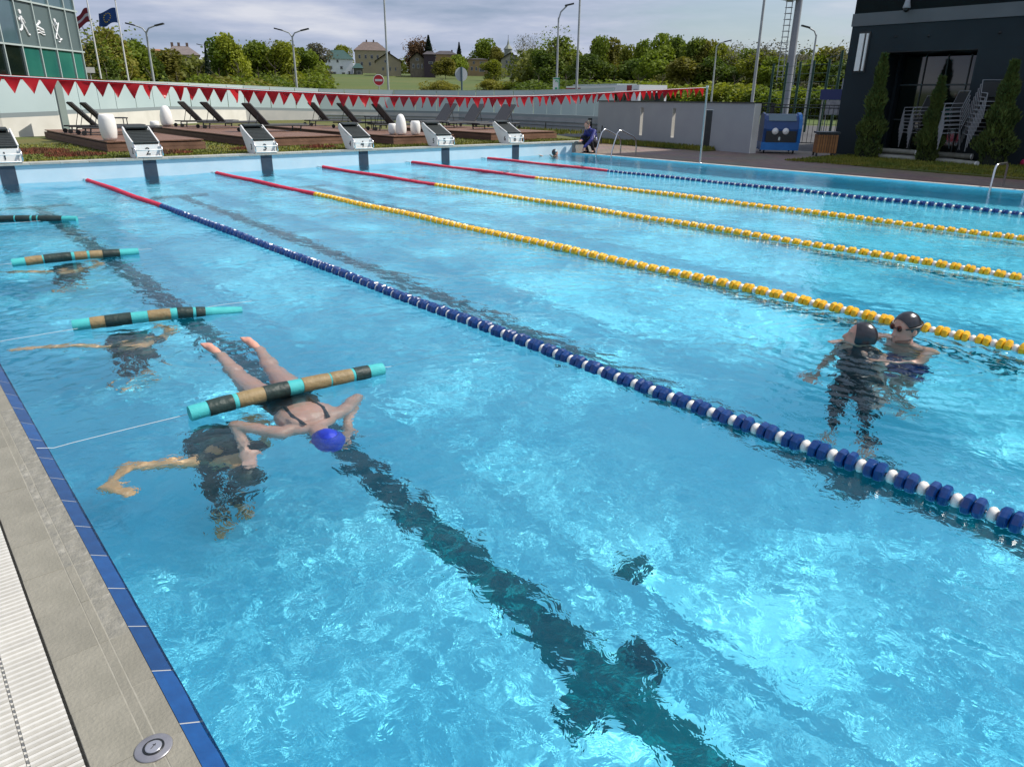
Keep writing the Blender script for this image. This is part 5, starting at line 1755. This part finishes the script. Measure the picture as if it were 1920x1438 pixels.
# ------------------------------------------------------------------ people
def V3(*a): return Vector(a)
def frame(z, x):                             # rotation whose z axis is z and whose x axis lies near x
    z = Vector(z).normalized()
    x = Vector(x)
    x = (x - z * x.dot(z)).normalized()
    y = z.cross(x)
    return Matrix((x, y, z)).transposed()
def blob(shapes, voxel=.010, smooth=4, org=(0, 0, 0), name='body', mats=None, cut=None):
    q = MB()
    org = Vector(org)
    for s_ in shapes:
        if s_[0] == 'c':
            _, p0, p1, r0, r1 = s_
            p0, p1 = Vector(p0), Vector(p1)
            d = p1 - p0
            L = max(d.length, 1e-4)
            Rm = frame(d / L, (0.31, .52, .79) if abs(d.normalized().dot(Vector((.31, .52, .79)).normalized())) < .95 else (1, 0, 0))
            prof = []
            for i in range(5): a = math.pi / 2 * (i / 4); prof.append((r0 * math.sin(a), -r0 * math.cos(a)))
            for i in range(5): a = math.pi / 2 * (i / 4); prof.append((r1 * math.cos(a), L + r1 * math.sin(a)))
            q.M = Matrix.Translation(p0 - org) @ Rm.to_4x4()
            prof[0] = (1e-4, prof[0][1]); prof[-1] = (1e-4, prof[-1][1])
            q.lathe(prof, 14)
        else:
            _, c, r, Rm = s_
            q.M = Matrix.Translation(Vector(c) - org) @ (Rm.to_4x4() if Rm is not None else Matrix.Identity(4)) @ Matrix.Diagonal((*r, 1))
            n = 9
            q.lathe([(max(math.sin(math.pi * i / n), 1e-4), -math.cos(math.pi * i / n)) for i in range(n + 1)], 16)
    q.M = Matrix.Identity(4)
    me = q.mesh('tmp', SKIN)
    o = bpy.data.objects.new('tmp', me)
    COL.objects.link(o)
    m = o.modifiers.new('r', 'REMESH')
    m.mode = 'VOXEL'
    m.voxel_size = voxel
    m.use_smooth_shade = True
    if smooth:
        m = o.modifiers.new('s', 'SMOOTH')
        m.factor = .5
        m.iterations = smooth
    out = bpy.data.meshes.new_from_object(o.evaluated_get(bpy.context.evaluated_depsgraph_get()))
    bpy.data.objects.remove(o)
    if cut:
        bm = bmesh.new()
        bm.from_mesh(out)
        for co_, no_ in cut:
            bmesh.ops.bisect_plane(bm, geom=bm.verts[:] + bm.edges[:] + bm.faces[:], plane_co=Vector(co_) - org, plane_no=no_, clear_outer=True)
        bm.to_mesh(out)
        bm.free()
    out.name = name
    out.materials.clear()
    out.materials.append(mats)
    return out
def skinmat(name, c, c2):
    m = mat(name, c, .45, c2, 9, fac=(.35, .7), bump=.08, bscale=60)
    m.node_tree.nodes['Principled BSDF'].inputs['Subsurface Weight'].default_value = 0
    return m
SKIN = skinmat('skin', (.52, .27, .185), (.60, .29, .215))
SKIND = skinmat('skin_tanned', (.50, .26, .11), (.56, .29, .13))
CAPB = mat('blue_swim_cap', (.003, .02, .32), .5, (.004, .03, .42), 12, bump=.5, bscale=14)
CAPK = mat('black_swim_cap', (.008, .008, .012), .28, spec=.8)
SUITK = mat('black_swimsuit', (.008, .010, .012), .5)
SUITG = mat('dark_green_swimsuit', (.008, .028, .020), .5, (.012, .04, .03), 8)
NAVY = mat('navy_shorts', (.010, .018, .12), .7)
def hand_shapes(w, d, nrm, s=1.0, curl=.3, spread=.16):
    d = Vector(d).normalized()
    nrm = Vector(nrm)
    nrm = (nrm - d * nrm.dot(d)).normalized()
    sd = d.cross(nrm)
    w = Vector(w)
    out = [('e', w + d * .045 * s, (.020 * s, .041 * s, .052 * s), frame(d, nrm)), ('c', w - d * .01, w + d * .02 * s, .026 * s, .026 * s)]
    for i, (off, L) in enumerate(((-.030, .068), (-.010, .078), (.011, .073), (.030, .056))):
        b = w + d * .082 * s + sd * off * s
        dd = (d + sd * off * spread * 30 * .35).normalized()
        m_ = b + dd * L * .5 * s + nrm * -.004
        t = m_ + (dd * math.cos(curl) - nrm * math.sin(curl)) * L * .5 * s
        out += [('c', b - d * .02 * s, m_, .0098 * s, .009 * s), ('c', m_, t, .009 * s, .0075 * s)]
    b = w + d * .02 * s - sd * .032 * s
    m_ = b + (d * .6 - sd * .8).normalized() * .038 * s
    out += [('c', b, m_, .013 * s, .011 * s), ('c', m_, m_ + (d * .9 - sd * .3).normalized() * .032 * s, .010 * s, .008 * s)]
    return out
def foot_shapes(a, toe, s=1.0):
    a, toe = Vector(a), Vector(toe)
    d = (toe - a)
    out = [('c', a, a + Vector((0, 0, 0)), .036 * s, .036 * s), ('c', a - d.normalized() * .03 * s, a + d * .45, .034 * s, .033 * s), ('c', a + d * .4, a + d * .85, .036 * s, .024 * s)]
    sd = d.cross(Vector((0, 0, 1))).normalized()
    for k, off in enumerate((-.026, -.010, .004, .017, .028)):
        out.append(('c', a + d * .8 + sd * off * s, a + d * (1.06 - .03 * k) + sd * off * 1.1 * s, (.013 - .001 * k) * s, (.011 - .001 * k) * s))
    return out
def head_shapes(h, face, up, s=1.0, ears=True):
    f, u = Vector(face).normalized(), Vector(up)
    u = (u - f * u.dot(f)).normalized()
    sd = u.cross(f)
    h = Vector(h)
    Rm = frame(u, f)
    o = [('e', h + u * .025 * s, (.096 * s, .076 * s, .098 * s), Rm),
         ('e', h + f * .030 * s - u * .035 * s, (.066 * s, .060 * s, .080 * s), Rm),
         ('c', h + f * .085 * s - u * .088 * s, h + f * .080 * s - u * .080 * s, .020 * s, .024 * s),          # chin
         ('c', h + f * .092 * s + u * .018 * s, h + f * .112 * s - u * .022 * s, .008 * s, .013 * s),          # nose
         ('e', h + f * .090 * s - u * .054 * s, (.014 * s, .025 * s, .010 * s), Rm)]                           # lips
    for q in (-1, 1):
        o.append(('e', h + f * .080 * s + sd * .032 * s + u * .030 * s if q > 0 else h + f * .080 * s - sd * .032 * s + u * .030 * s, (.016 * s, .024 * s, .008 * s), Rm))
        if ears: o.append(('e', h - f * .002 * s + sd * q * .077 * s - u * .005 * s, (.020 * s, .010 * s, .031 * s), Rm))
    return o, Rm, f, u, sd
def torso_shapes(J, s=1.0, inf=0.0, part='all', build=1.0):
    side = (J['shb'] - J['sha']).normalized()
    ax = (J['neck'] - J['pelvis']).normalized()
    Rm = frame(ax, side)
    b = build
    ch, wa, pe = J['chest'], J['waist'], J['pelvis']
    o = []
    if part in ('all', 'upper'):
        o += [('e', ch, ((.158 * b + inf) * s, (.108 * b + inf) * s, (.175 + inf) * s), Rm),
              ('c', J['sha'] + side * .03, J['shb'] - side * .03, (.056 + inf) * s, (.056 + inf) * s),
              ('e', ch + ax * .10 * s, ((.150 + inf) * s, (.070 + inf) * s, (.075 + inf) * s), Rm)]
        if inf == 0:
            bk = Rm @ Vector((0, 1, 0))
            for e_ in (-1, 1):
                for sg_ in (-1, 1):
                    o.append(('e', ch + ax * .06 * s + side * e_ * .075 * s + bk * sg_ * .066 * s, (.050 * s, .026 * s, .075 * s), Rm))
    if part in ('all', 'lower', 'upper'):
        o += [('e', wa, ((.132 * b + inf) * s, (.098 * b + inf) * s, (.15 + inf) * s), Rm)]
    if part in ('all', 'lower'):
        o += [('e', pe, ((.160 * b + inf) * s, (.112 * b + inf) * s, (.125 + inf) * s), Rm),
              ('c', J['hipa'], J['hipb'], (.088 * b + inf) * s, (.088 * b + inf) * s)]
    return o
def limb_shapes(J, s=1.0, inf=0.0, arms=True, legs=True, build=1.0):
    o = []
    for q in 'ab':
        if arms:
            o += [('c', J['sh' + q], J['el' + q], (.050 * build + inf) * s, (.038 * build + inf) * s), ('c', J['el' + q], J['wr' + q], (.038 * build + inf) * s, (.025 + inf) * s)]
        if legs:
            o += [('c', J['hip' + q], J['kn' + q], (.088 * build + inf) * s, (.055 * build + inf) * s), ('c', J['kn' + q], J['an' + q], (.052 * build + inf) * s, (.034 + inf) * s),
                  ('e', J['kn' + q].lerp(J['an' + q], .3), ((.056 * build + inf) * s, (.058 * build + inf) * s, .10 * s), frame(J['an' + q] - J['kn' + q], (.3, .2, .9)))]
    return o
def recv(o):
    o.cycles.is_caustics_receiver = True
    for c in o.children: recv(c)
def person(lab, J, face, up, skin=None, s=1.0, build=1.0, cap=None, suit=None, suit_part='lower', hands=((0, 0, 1), (0, 0, 1)), hd=None, voxel=.010, feet=True, capcut=None):
    J = {k: Vector(v) for k, v in J.items()}
    org = J['pelvis'].copy()
    t = thing('person', lab, 'person', org)
    hs, Rm, f, u, sd = head_shapes(J['head'], face, up, s, capcut is None)
    sh = torso_shapes(J, s, 0, 'all', build) + limb_shapes(J, s, 0, True, True, build) + hs
    sh += [('c', J['neck'], J['head'] - u * .03 * s, .054 * s, .052 * s), ('c', J['neck'], J['neck'].lerp(J['sha'], .5), .05 * s, .045 * s), ('c', J['neck'], J['neck'].lerp(J['shb'], .5), .05 * s, .045 * s)]
    for i, q in enumerate('ab'):
        d = hd[i] if hd and hd[i] is not None else J['wr' + q] - J['el' + q]
        sh += hand_shapes(J['wr' + q], d, hands[i], s)
        if feet: sh += foot_shapes(J['an' + q], J['toe' + q], s)
    link('body', blob(sh, voxel, 3, org, 'body', skin or SKIN), t)
    if cap is not None:
        cs_ = [('e', J['head'] + u * .027 * s - f * .004 * s, (.105 * s, .083 * s, .104 * s), Rm)]
        link('swim_cap', blob(cs_, .008, 2, org, 'swim_cap', cap, cut=capcut(J['head'], f, u) if capcut else [(J['head'] + f * .046 * s + u * .040 * s, (f * 1.0 - u * .60).normalized()), (J['head'] - u * .066 * s, (-u))]), t)
    if suit is not None:
        link('swimsuit', blob(torso_shapes(J, s, .008, suit_part, build), .011, 2, org, 'swimsuit', suit), t)
    return t, org, (f, u, sd)

# swimmer in the blue cap, face down under the nearest noodle
JA = dict(pelvis=(1.21, -12.90, -.085), waist=(1.20, -13.08, -.085), chest=(1.18, -13.27, -.075), neck=(1.15, -13.46, -.055), head=(1.125, -13.63, -.045),
          sha=(.985, -13.40, -.07), shb=(1.345, -13.36, -.07), ela=(.835, -13.16, -.06), elb=(1.56, -13.16, -.14), wra=(.80, -13.36, -.20), wrb=(1.40, -13.32, -.34),
          hipa=(1.12, -12.86, -.09), hipb=(1.30, -12.86, -.09), kna=(1.125, -12.45, -.085), knb=(1.345, -12.46, -.085), ana=(1.155, -12.07, .012), anb=(1.405, -12.10, .008),
          toea=(1.12, -11.92, .078), toeb=(1.375, -11.96, .078))
tA, oA, fr = person('swimmer in a blue cap and black swimsuit floating face down under the nearest noodle', JA, (0, -.25, -1), (-.12, -1, .1), cap=CAPB, suit=SUITK, suit_part='lower', build=1.08, voxel=.009)
q = MB()
for (a, b, c_) in (((1.11, -13.16, .015), (1.09, -13.32, .015), (1.10, -13.44, .0)), ((1.27, -13.15, .015), (1.27, -13.30, .015), (1.24, -13.43, .0))):
    q2 = MB().tube([Vector(a) - oA, Vector(b) - oA, Vector(c_) - oA], .012, 8)
    obj('strap', q2, SUITK, tA)
tA.location.z -= .050
# swimmers under water below the noodles
def under(lab, dx, dy, dz, straight, deep=0, flip=False):
    B = dict(pelvis=(.83, -12.78, -.68), waist=(.82, -12.88, -.60), chest=(.80, -13.05, -.56), neck=(.78, -13.24, -.52), head=(.77, -13.40, -.54),
             sha=(.62, -13.14, -.50), shb=(.96, -13.14, -.54), ela=(.30, -13.12, -.36), elb=(1.12, -12.92, -.62), wra=(.16, -13.30, -.32), wrb=(1.10, -12.70, -.66),
             hipa=(.75, -12.74, -.70), hipb=(.91, -12.74, -.70), kna=(.72, -13.02, -1.04), knb=(.88, -12.98, -1.04), ana=(.72, -12.98, -1.33), anb=(.86, -12.92, -1.33),
             toea=(.70, -13.14, -1.37), toeb=(.86, -13.08, -1.37))
    hd_ = [Vector((.72, -.95, .05)), None]
    if straight:
        B['ela'] = (.40, -13.10, -.38)
        B['wra'] = (.16, -13.06, -.28)
        hd_ = [Vector((-1, .03, .2)), None]
    J = {k: Vector(v) + Vector((dx, dy, dz)) for k, v in B.items()}
    t, o, _ = person(lab, J, (0, -.3, -1), (0, -1, -.1), skin=SKIND, cap=SUITG, suit=SUITG, suit_part='upper', hd=hd_, hands=((0, .2, 1), (0, 0, 1)), voxel=.010)
    J2 = J
    link('leggings', blob(torso_shapes(J2, 1, .010, 'lower') + limb_shapes(J2, 1, .007, False, True), .012, 2, o, 'leggings', SUITG), t)
    return t
tB = under('swimmer in a dark green suit under water, tanned arm bent beside the nearest noodle', 0, 0, .04, False)
tC = under('swimmer under water with one tanned arm stretched out below the second noodle', .10, 2.12, .05, True)
tD = under('swimmer under water, hardly seen below the third noodle', .22, 4.95, .02, True)

# two bathers in black caps on the right
JP = dict(pelvis=(5.12, -14.84, -.64), waist=(5.10, -14.84, -.44), chest=(5.07, -14.84, -.24), neck=(5.03, -14.85, -.035), head=(5.00, -14.85, .110),
          sha=(5.15, -14.67, -.075), shb=(5.02, -15.03, -.085), ela=(4.98, -14.56, -.16), elb=(4.84, -15.02, -.22), wra=(4.78, -14.52, -.10), wrb=(4.66, -14.90, -.16),
          hipa=(5.15, -14.76, -.68), hipb=(5.08, -14.92, -.68), kna=(5.00, -14.72, -1.02), knb=(4.94, -14.92, -1.02), ana=(5.16, -14.74, -1.34), anb=(5.10, -14.98, -1.34),
          toea=(5.00, -14.68, -1.37), toeb=(4.95, -14.94, -1.37))
fP = (-AR * .93 - AF * .30)
tP, oP, (f, u, sd) = person('bather in a black cap with mirrored goggles, in the water by the yellow rope', JP, (fP[0], fP[1], -.10), (.02, 0, 1), cap=CAPK, suit=NAVY, suit_part='lower', s=1.0, voxel=.009, build=1.05)
def goggles(t, org, h, f, u, sd, m):
    h = Vector(h) - org
    q = MB()
    for k in (-1, 1):
        c_ = h + f * .098 + sd * k * .032 + u * .030
        q = MB()
        q.M = Matrix.Translation(c_) @ frame(f, sd).to_4x4()
        q.lathe([(.021, -.010), (.020, .001), (.014, .005), (0, .006)], 16)
        g_ = obj('goggle_lens', q, m, t)
        g_.scale = (1, 1, 1)
    pts = []
    for k in range(21):
        a = -math.pi * .72 + 2 * math.pi * .72 * k / 20
        a2 = math.pi - a
        pts.append(h + f * (-.110 * math.cos(a) * -1 if False else .112 * math.cos(a2)) + sd * .090 * math.sin(a2) + u * (.030 + .02 * (1 - abs(a) / 2.3)))
    obj('goggle_strap', MB().tube(pts, .006, 6), BLACK, t)
    obj('nose_bridge', MB().tube([h + f * .104 + sd * .010 + u * .032, h + f * .104 - sd * .010 + u * .032], .004, 6), BLACK, t)
goggles(tP, oP, JP['head'], f, u, sd, mat('mirrored_lens', (.09, .02, .012), .15, metal=.5))
# short dark beard
hb = Vector(JP['head'])
bs = [('e', hb + f * .032 - u * .074, (.068, .066, .042), frame(u, f))]
link('beard', blob(bs, .007, 1, oP, 'beard', mat('stubble', (.22, .12, .085), .9)), tP)
JQ = dict(pelvis=(4.50, -14.78, -.52), waist=(4.58, -14.73, -.38), chest=(4.68, -14.70, -.22), neck=(4.765, -14.66, -.085), head=(4.745, -14.655, .045),
          sha=(4.79, -14.54, -.15), shb=(4.71, -14.83, -.16), ela=(4.66, -14.50, -.43), elb=(4.60, -14.88, -.44), wra=(4.44, -14.52, -.56), wrb=(4.42, -14.96, -.62),
          hipa=(4.50, -14.70, -.56), hipb=(4.44, -14.85, -.56), kna=(4.26, -14.78, -.72), knb=(4.24, -14.98, -.74), ana=(4.12, -14.84, -1.06), anb=(4.16, -15.08, -1.10),
          toea=(3.99, -14.88, -1.12), toeb=(4.02, -15.12, -1.16))
fQ = (-AR * .92 + AF * .38)
tQ, oQ, (f, u, sd) = person('bather in a black cap lying back in the water, held by the one with goggles', JQ, (fQ[0], fQ[1], .26), (.25, -.15, 1), cap=CAPK, suit=SUITK, suit_part='upper', s=.98, voxel=.009, build=.95, capcut=lambda h, f, u: [(h + f * .052 + u * .03, (f - u * .25).normalized()), (h - u * .092, -u)])
link('bottoms_and_leg_shade', blob(torso_shapes({k: Vector(v) for k, v in JQ.items()}, .98, .009, 'lower', .95) + limb_shapes({k: Vector(v) for k, v in JQ.items()}, .98, .007, False, True, .95), .011, 2, oQ, 'bottoms_and_leg_shade', SUITK), tQ)  # suit bottom plus made-up dark leggings standing in for shaded, submerged legs

# child at the far corner
JC = dict(pelvis=(15.30, -.42, -.46), waist=(15.30, -.41, -.34), chest=(15.31, -.40, -.20), neck=(15.32, -.39, -.05), head=(15.33, -.39, .075),
          sha=(15.30, -.25, -.08), shb=(15.30, -.53, -.08), ela=(15.10, -.22, -.06), elb=(15.12, -.60, -.08), wra=(14.92, -.24, .00), wrb=(15.00, -.62, .0),
          hipa=(15.30, -.36, -.48), hipb=(15.30, -.48, -.48), kna=(15.38, -.34, -.75), knb=(15.38, -.50, -.75), ana=(15.30, -.34, -1.05), anb=(15.30, -.52, -1.05), toea=(15.42, -.34, -1.08), toeb=(15.42, -.52, -1.08))
tCh, oC, (f, u, sd) = person('child in a black and white cap in the water before the crouching person', JC, (.95, -.25, .1), (0, 0, 1), cap=CAPK, suit=SUITK, suit_part='upper', s=.92, voxel=.012, build=.8)
hc = Vector(JC['head'])
link('white_cap_patch', blob([('e', hc + u * .06 - sd * .055 + f * .01, (.040, .030, .036), frame(u, f)), ('e', hc + u * .05 + sd * .055 + f * .01, (.040, .030, .036), frame(u, f))], .007, 1, oC, 'white_cap_patch', WHITE), tCh)

# person crouching on the paving
JM = dict(pelvis=(17.02, -.38, .30), waist=(16.97, -.38, .42), chest=(16.87, -.38, .57), neck=(16.75, -.39, .73), head=(16.66, -.39, .83),
          sha=(16.83, -.21, .67), shb=(16.80, -.57, .66), ela=(16.70, -.20, .42), elb=(16.58, -.66, .42), wra=(16.52, -.30, .40), wrb=(16.36, -.60, .22),
          hipa=(17.0, -.29, .30), hipb=(17.0, -.47, .30), kna=(16.64, -.24, .48), knb=(16.66, -.52, .46), ana=(16.86, -.25, .09), anb=(16.88, -.50, .09), toea=(16.70, -.24, .045), toeb=(16.72, -.52, .045))
JMv = {k: Vector(v) for k, v in JM.items()}
oM = Vector((16.9, -.38, .016))
tM = thing('person', 'person in a navy jacket and black trousers crouching at the far pool corner', 'person', oM)
hs, Rm, f, u, sd = head_shapes(JMv['head'], (-1, -.12, -.35), (-.3, 0, 1))
sh = torso_shapes(JMv) + limb_shapes(JMv) + hs + [('c', JMv['neck'], JMv['head'] - u * .03, .055, .052)]
sh += hand_shapes(JMv['wra'], (-1, -.4, -.1), (0, 0, 1)) + hand_shapes(JMv['wrb'], (-.5, .15, -.9), (-1, 0, 0)) + foot_shapes(JMv['ana'], JMv['toea']) + foot_shapes(JMv['anb'], JMv['toeb'])
link('body', blob(sh, .012, 3, oM, 'body', SKIN), tM)
JACK = mat('navy_jacket', (.010, .014, .12), .6, (.014, .020, .17), 8)
link('jacket', blob(torso_shapes(JMv, 1, .020, 'upper', 1.08) + limb_shapes(JMv, 1, .018, True, False) + [('c', JMv['neck'], JMv['neck'] + u * .02, .070, .066)], .013, 2, oM, 'jacket', JACK), tM)
link('trousers', blob(torso_shapes(JMv, 1, .014, 'lower') + limb_shapes(JMv, 1, .016, False, True), .013, 2, oM, 'trousers', mat('black_trousers', (.008, .008, .014), .8)), tM)
for q_ in 'ab':
    a_, b_ = JMv['an' + q_], JMv['toe' + q_]
    link('shoe', blob([('c', a_ + V3(.04, 0, -.04), b_ + V3(-.02, 0, -.005), .038, .040), ('c', a_, a_ + V3(0, 0, -.03), .045, .045)], .012, 1, oM, 'shoe', BLACK), tM)
link('hair', blob([('e', JMv['head'] + u * .035 - f * .012, (.098, .082, .095), Rm)], .010, 1, oM, 'hair', mat('short_grey_brown_hair', (.07, .05, .04), .9), cut=[(JMv['head'] + f * .05 + u * .06, (f - u * .5).normalized()), (JMv['head'] - u * .02, -u)]), tM)
for (a_, b_) in ((V3(16.72, -.635, .56), V3(16.70, -.645, .50)), (V3(16.93, -.52, .46), V3(16.95, -.51, .42))):
    link('white_patch', blob([('c', a_, b_, .035, .035)], .010, 1, oM, 'white_patch', WHITE), tM)

tP.location.z -= .025
tQ.location.z -= .03
for t in (tA, tB, tC, tD, tP, tQ, tCh): recv(t)
for o in list(bpy.data.objects):
    if o.parent and (o.parent.name.startswith('foam_noodle') or o.parent.name.startswith('lane_rope') or o.parent.name.startswith('pool_ladder')):
        o.cycles.is_caustics_receiver = True
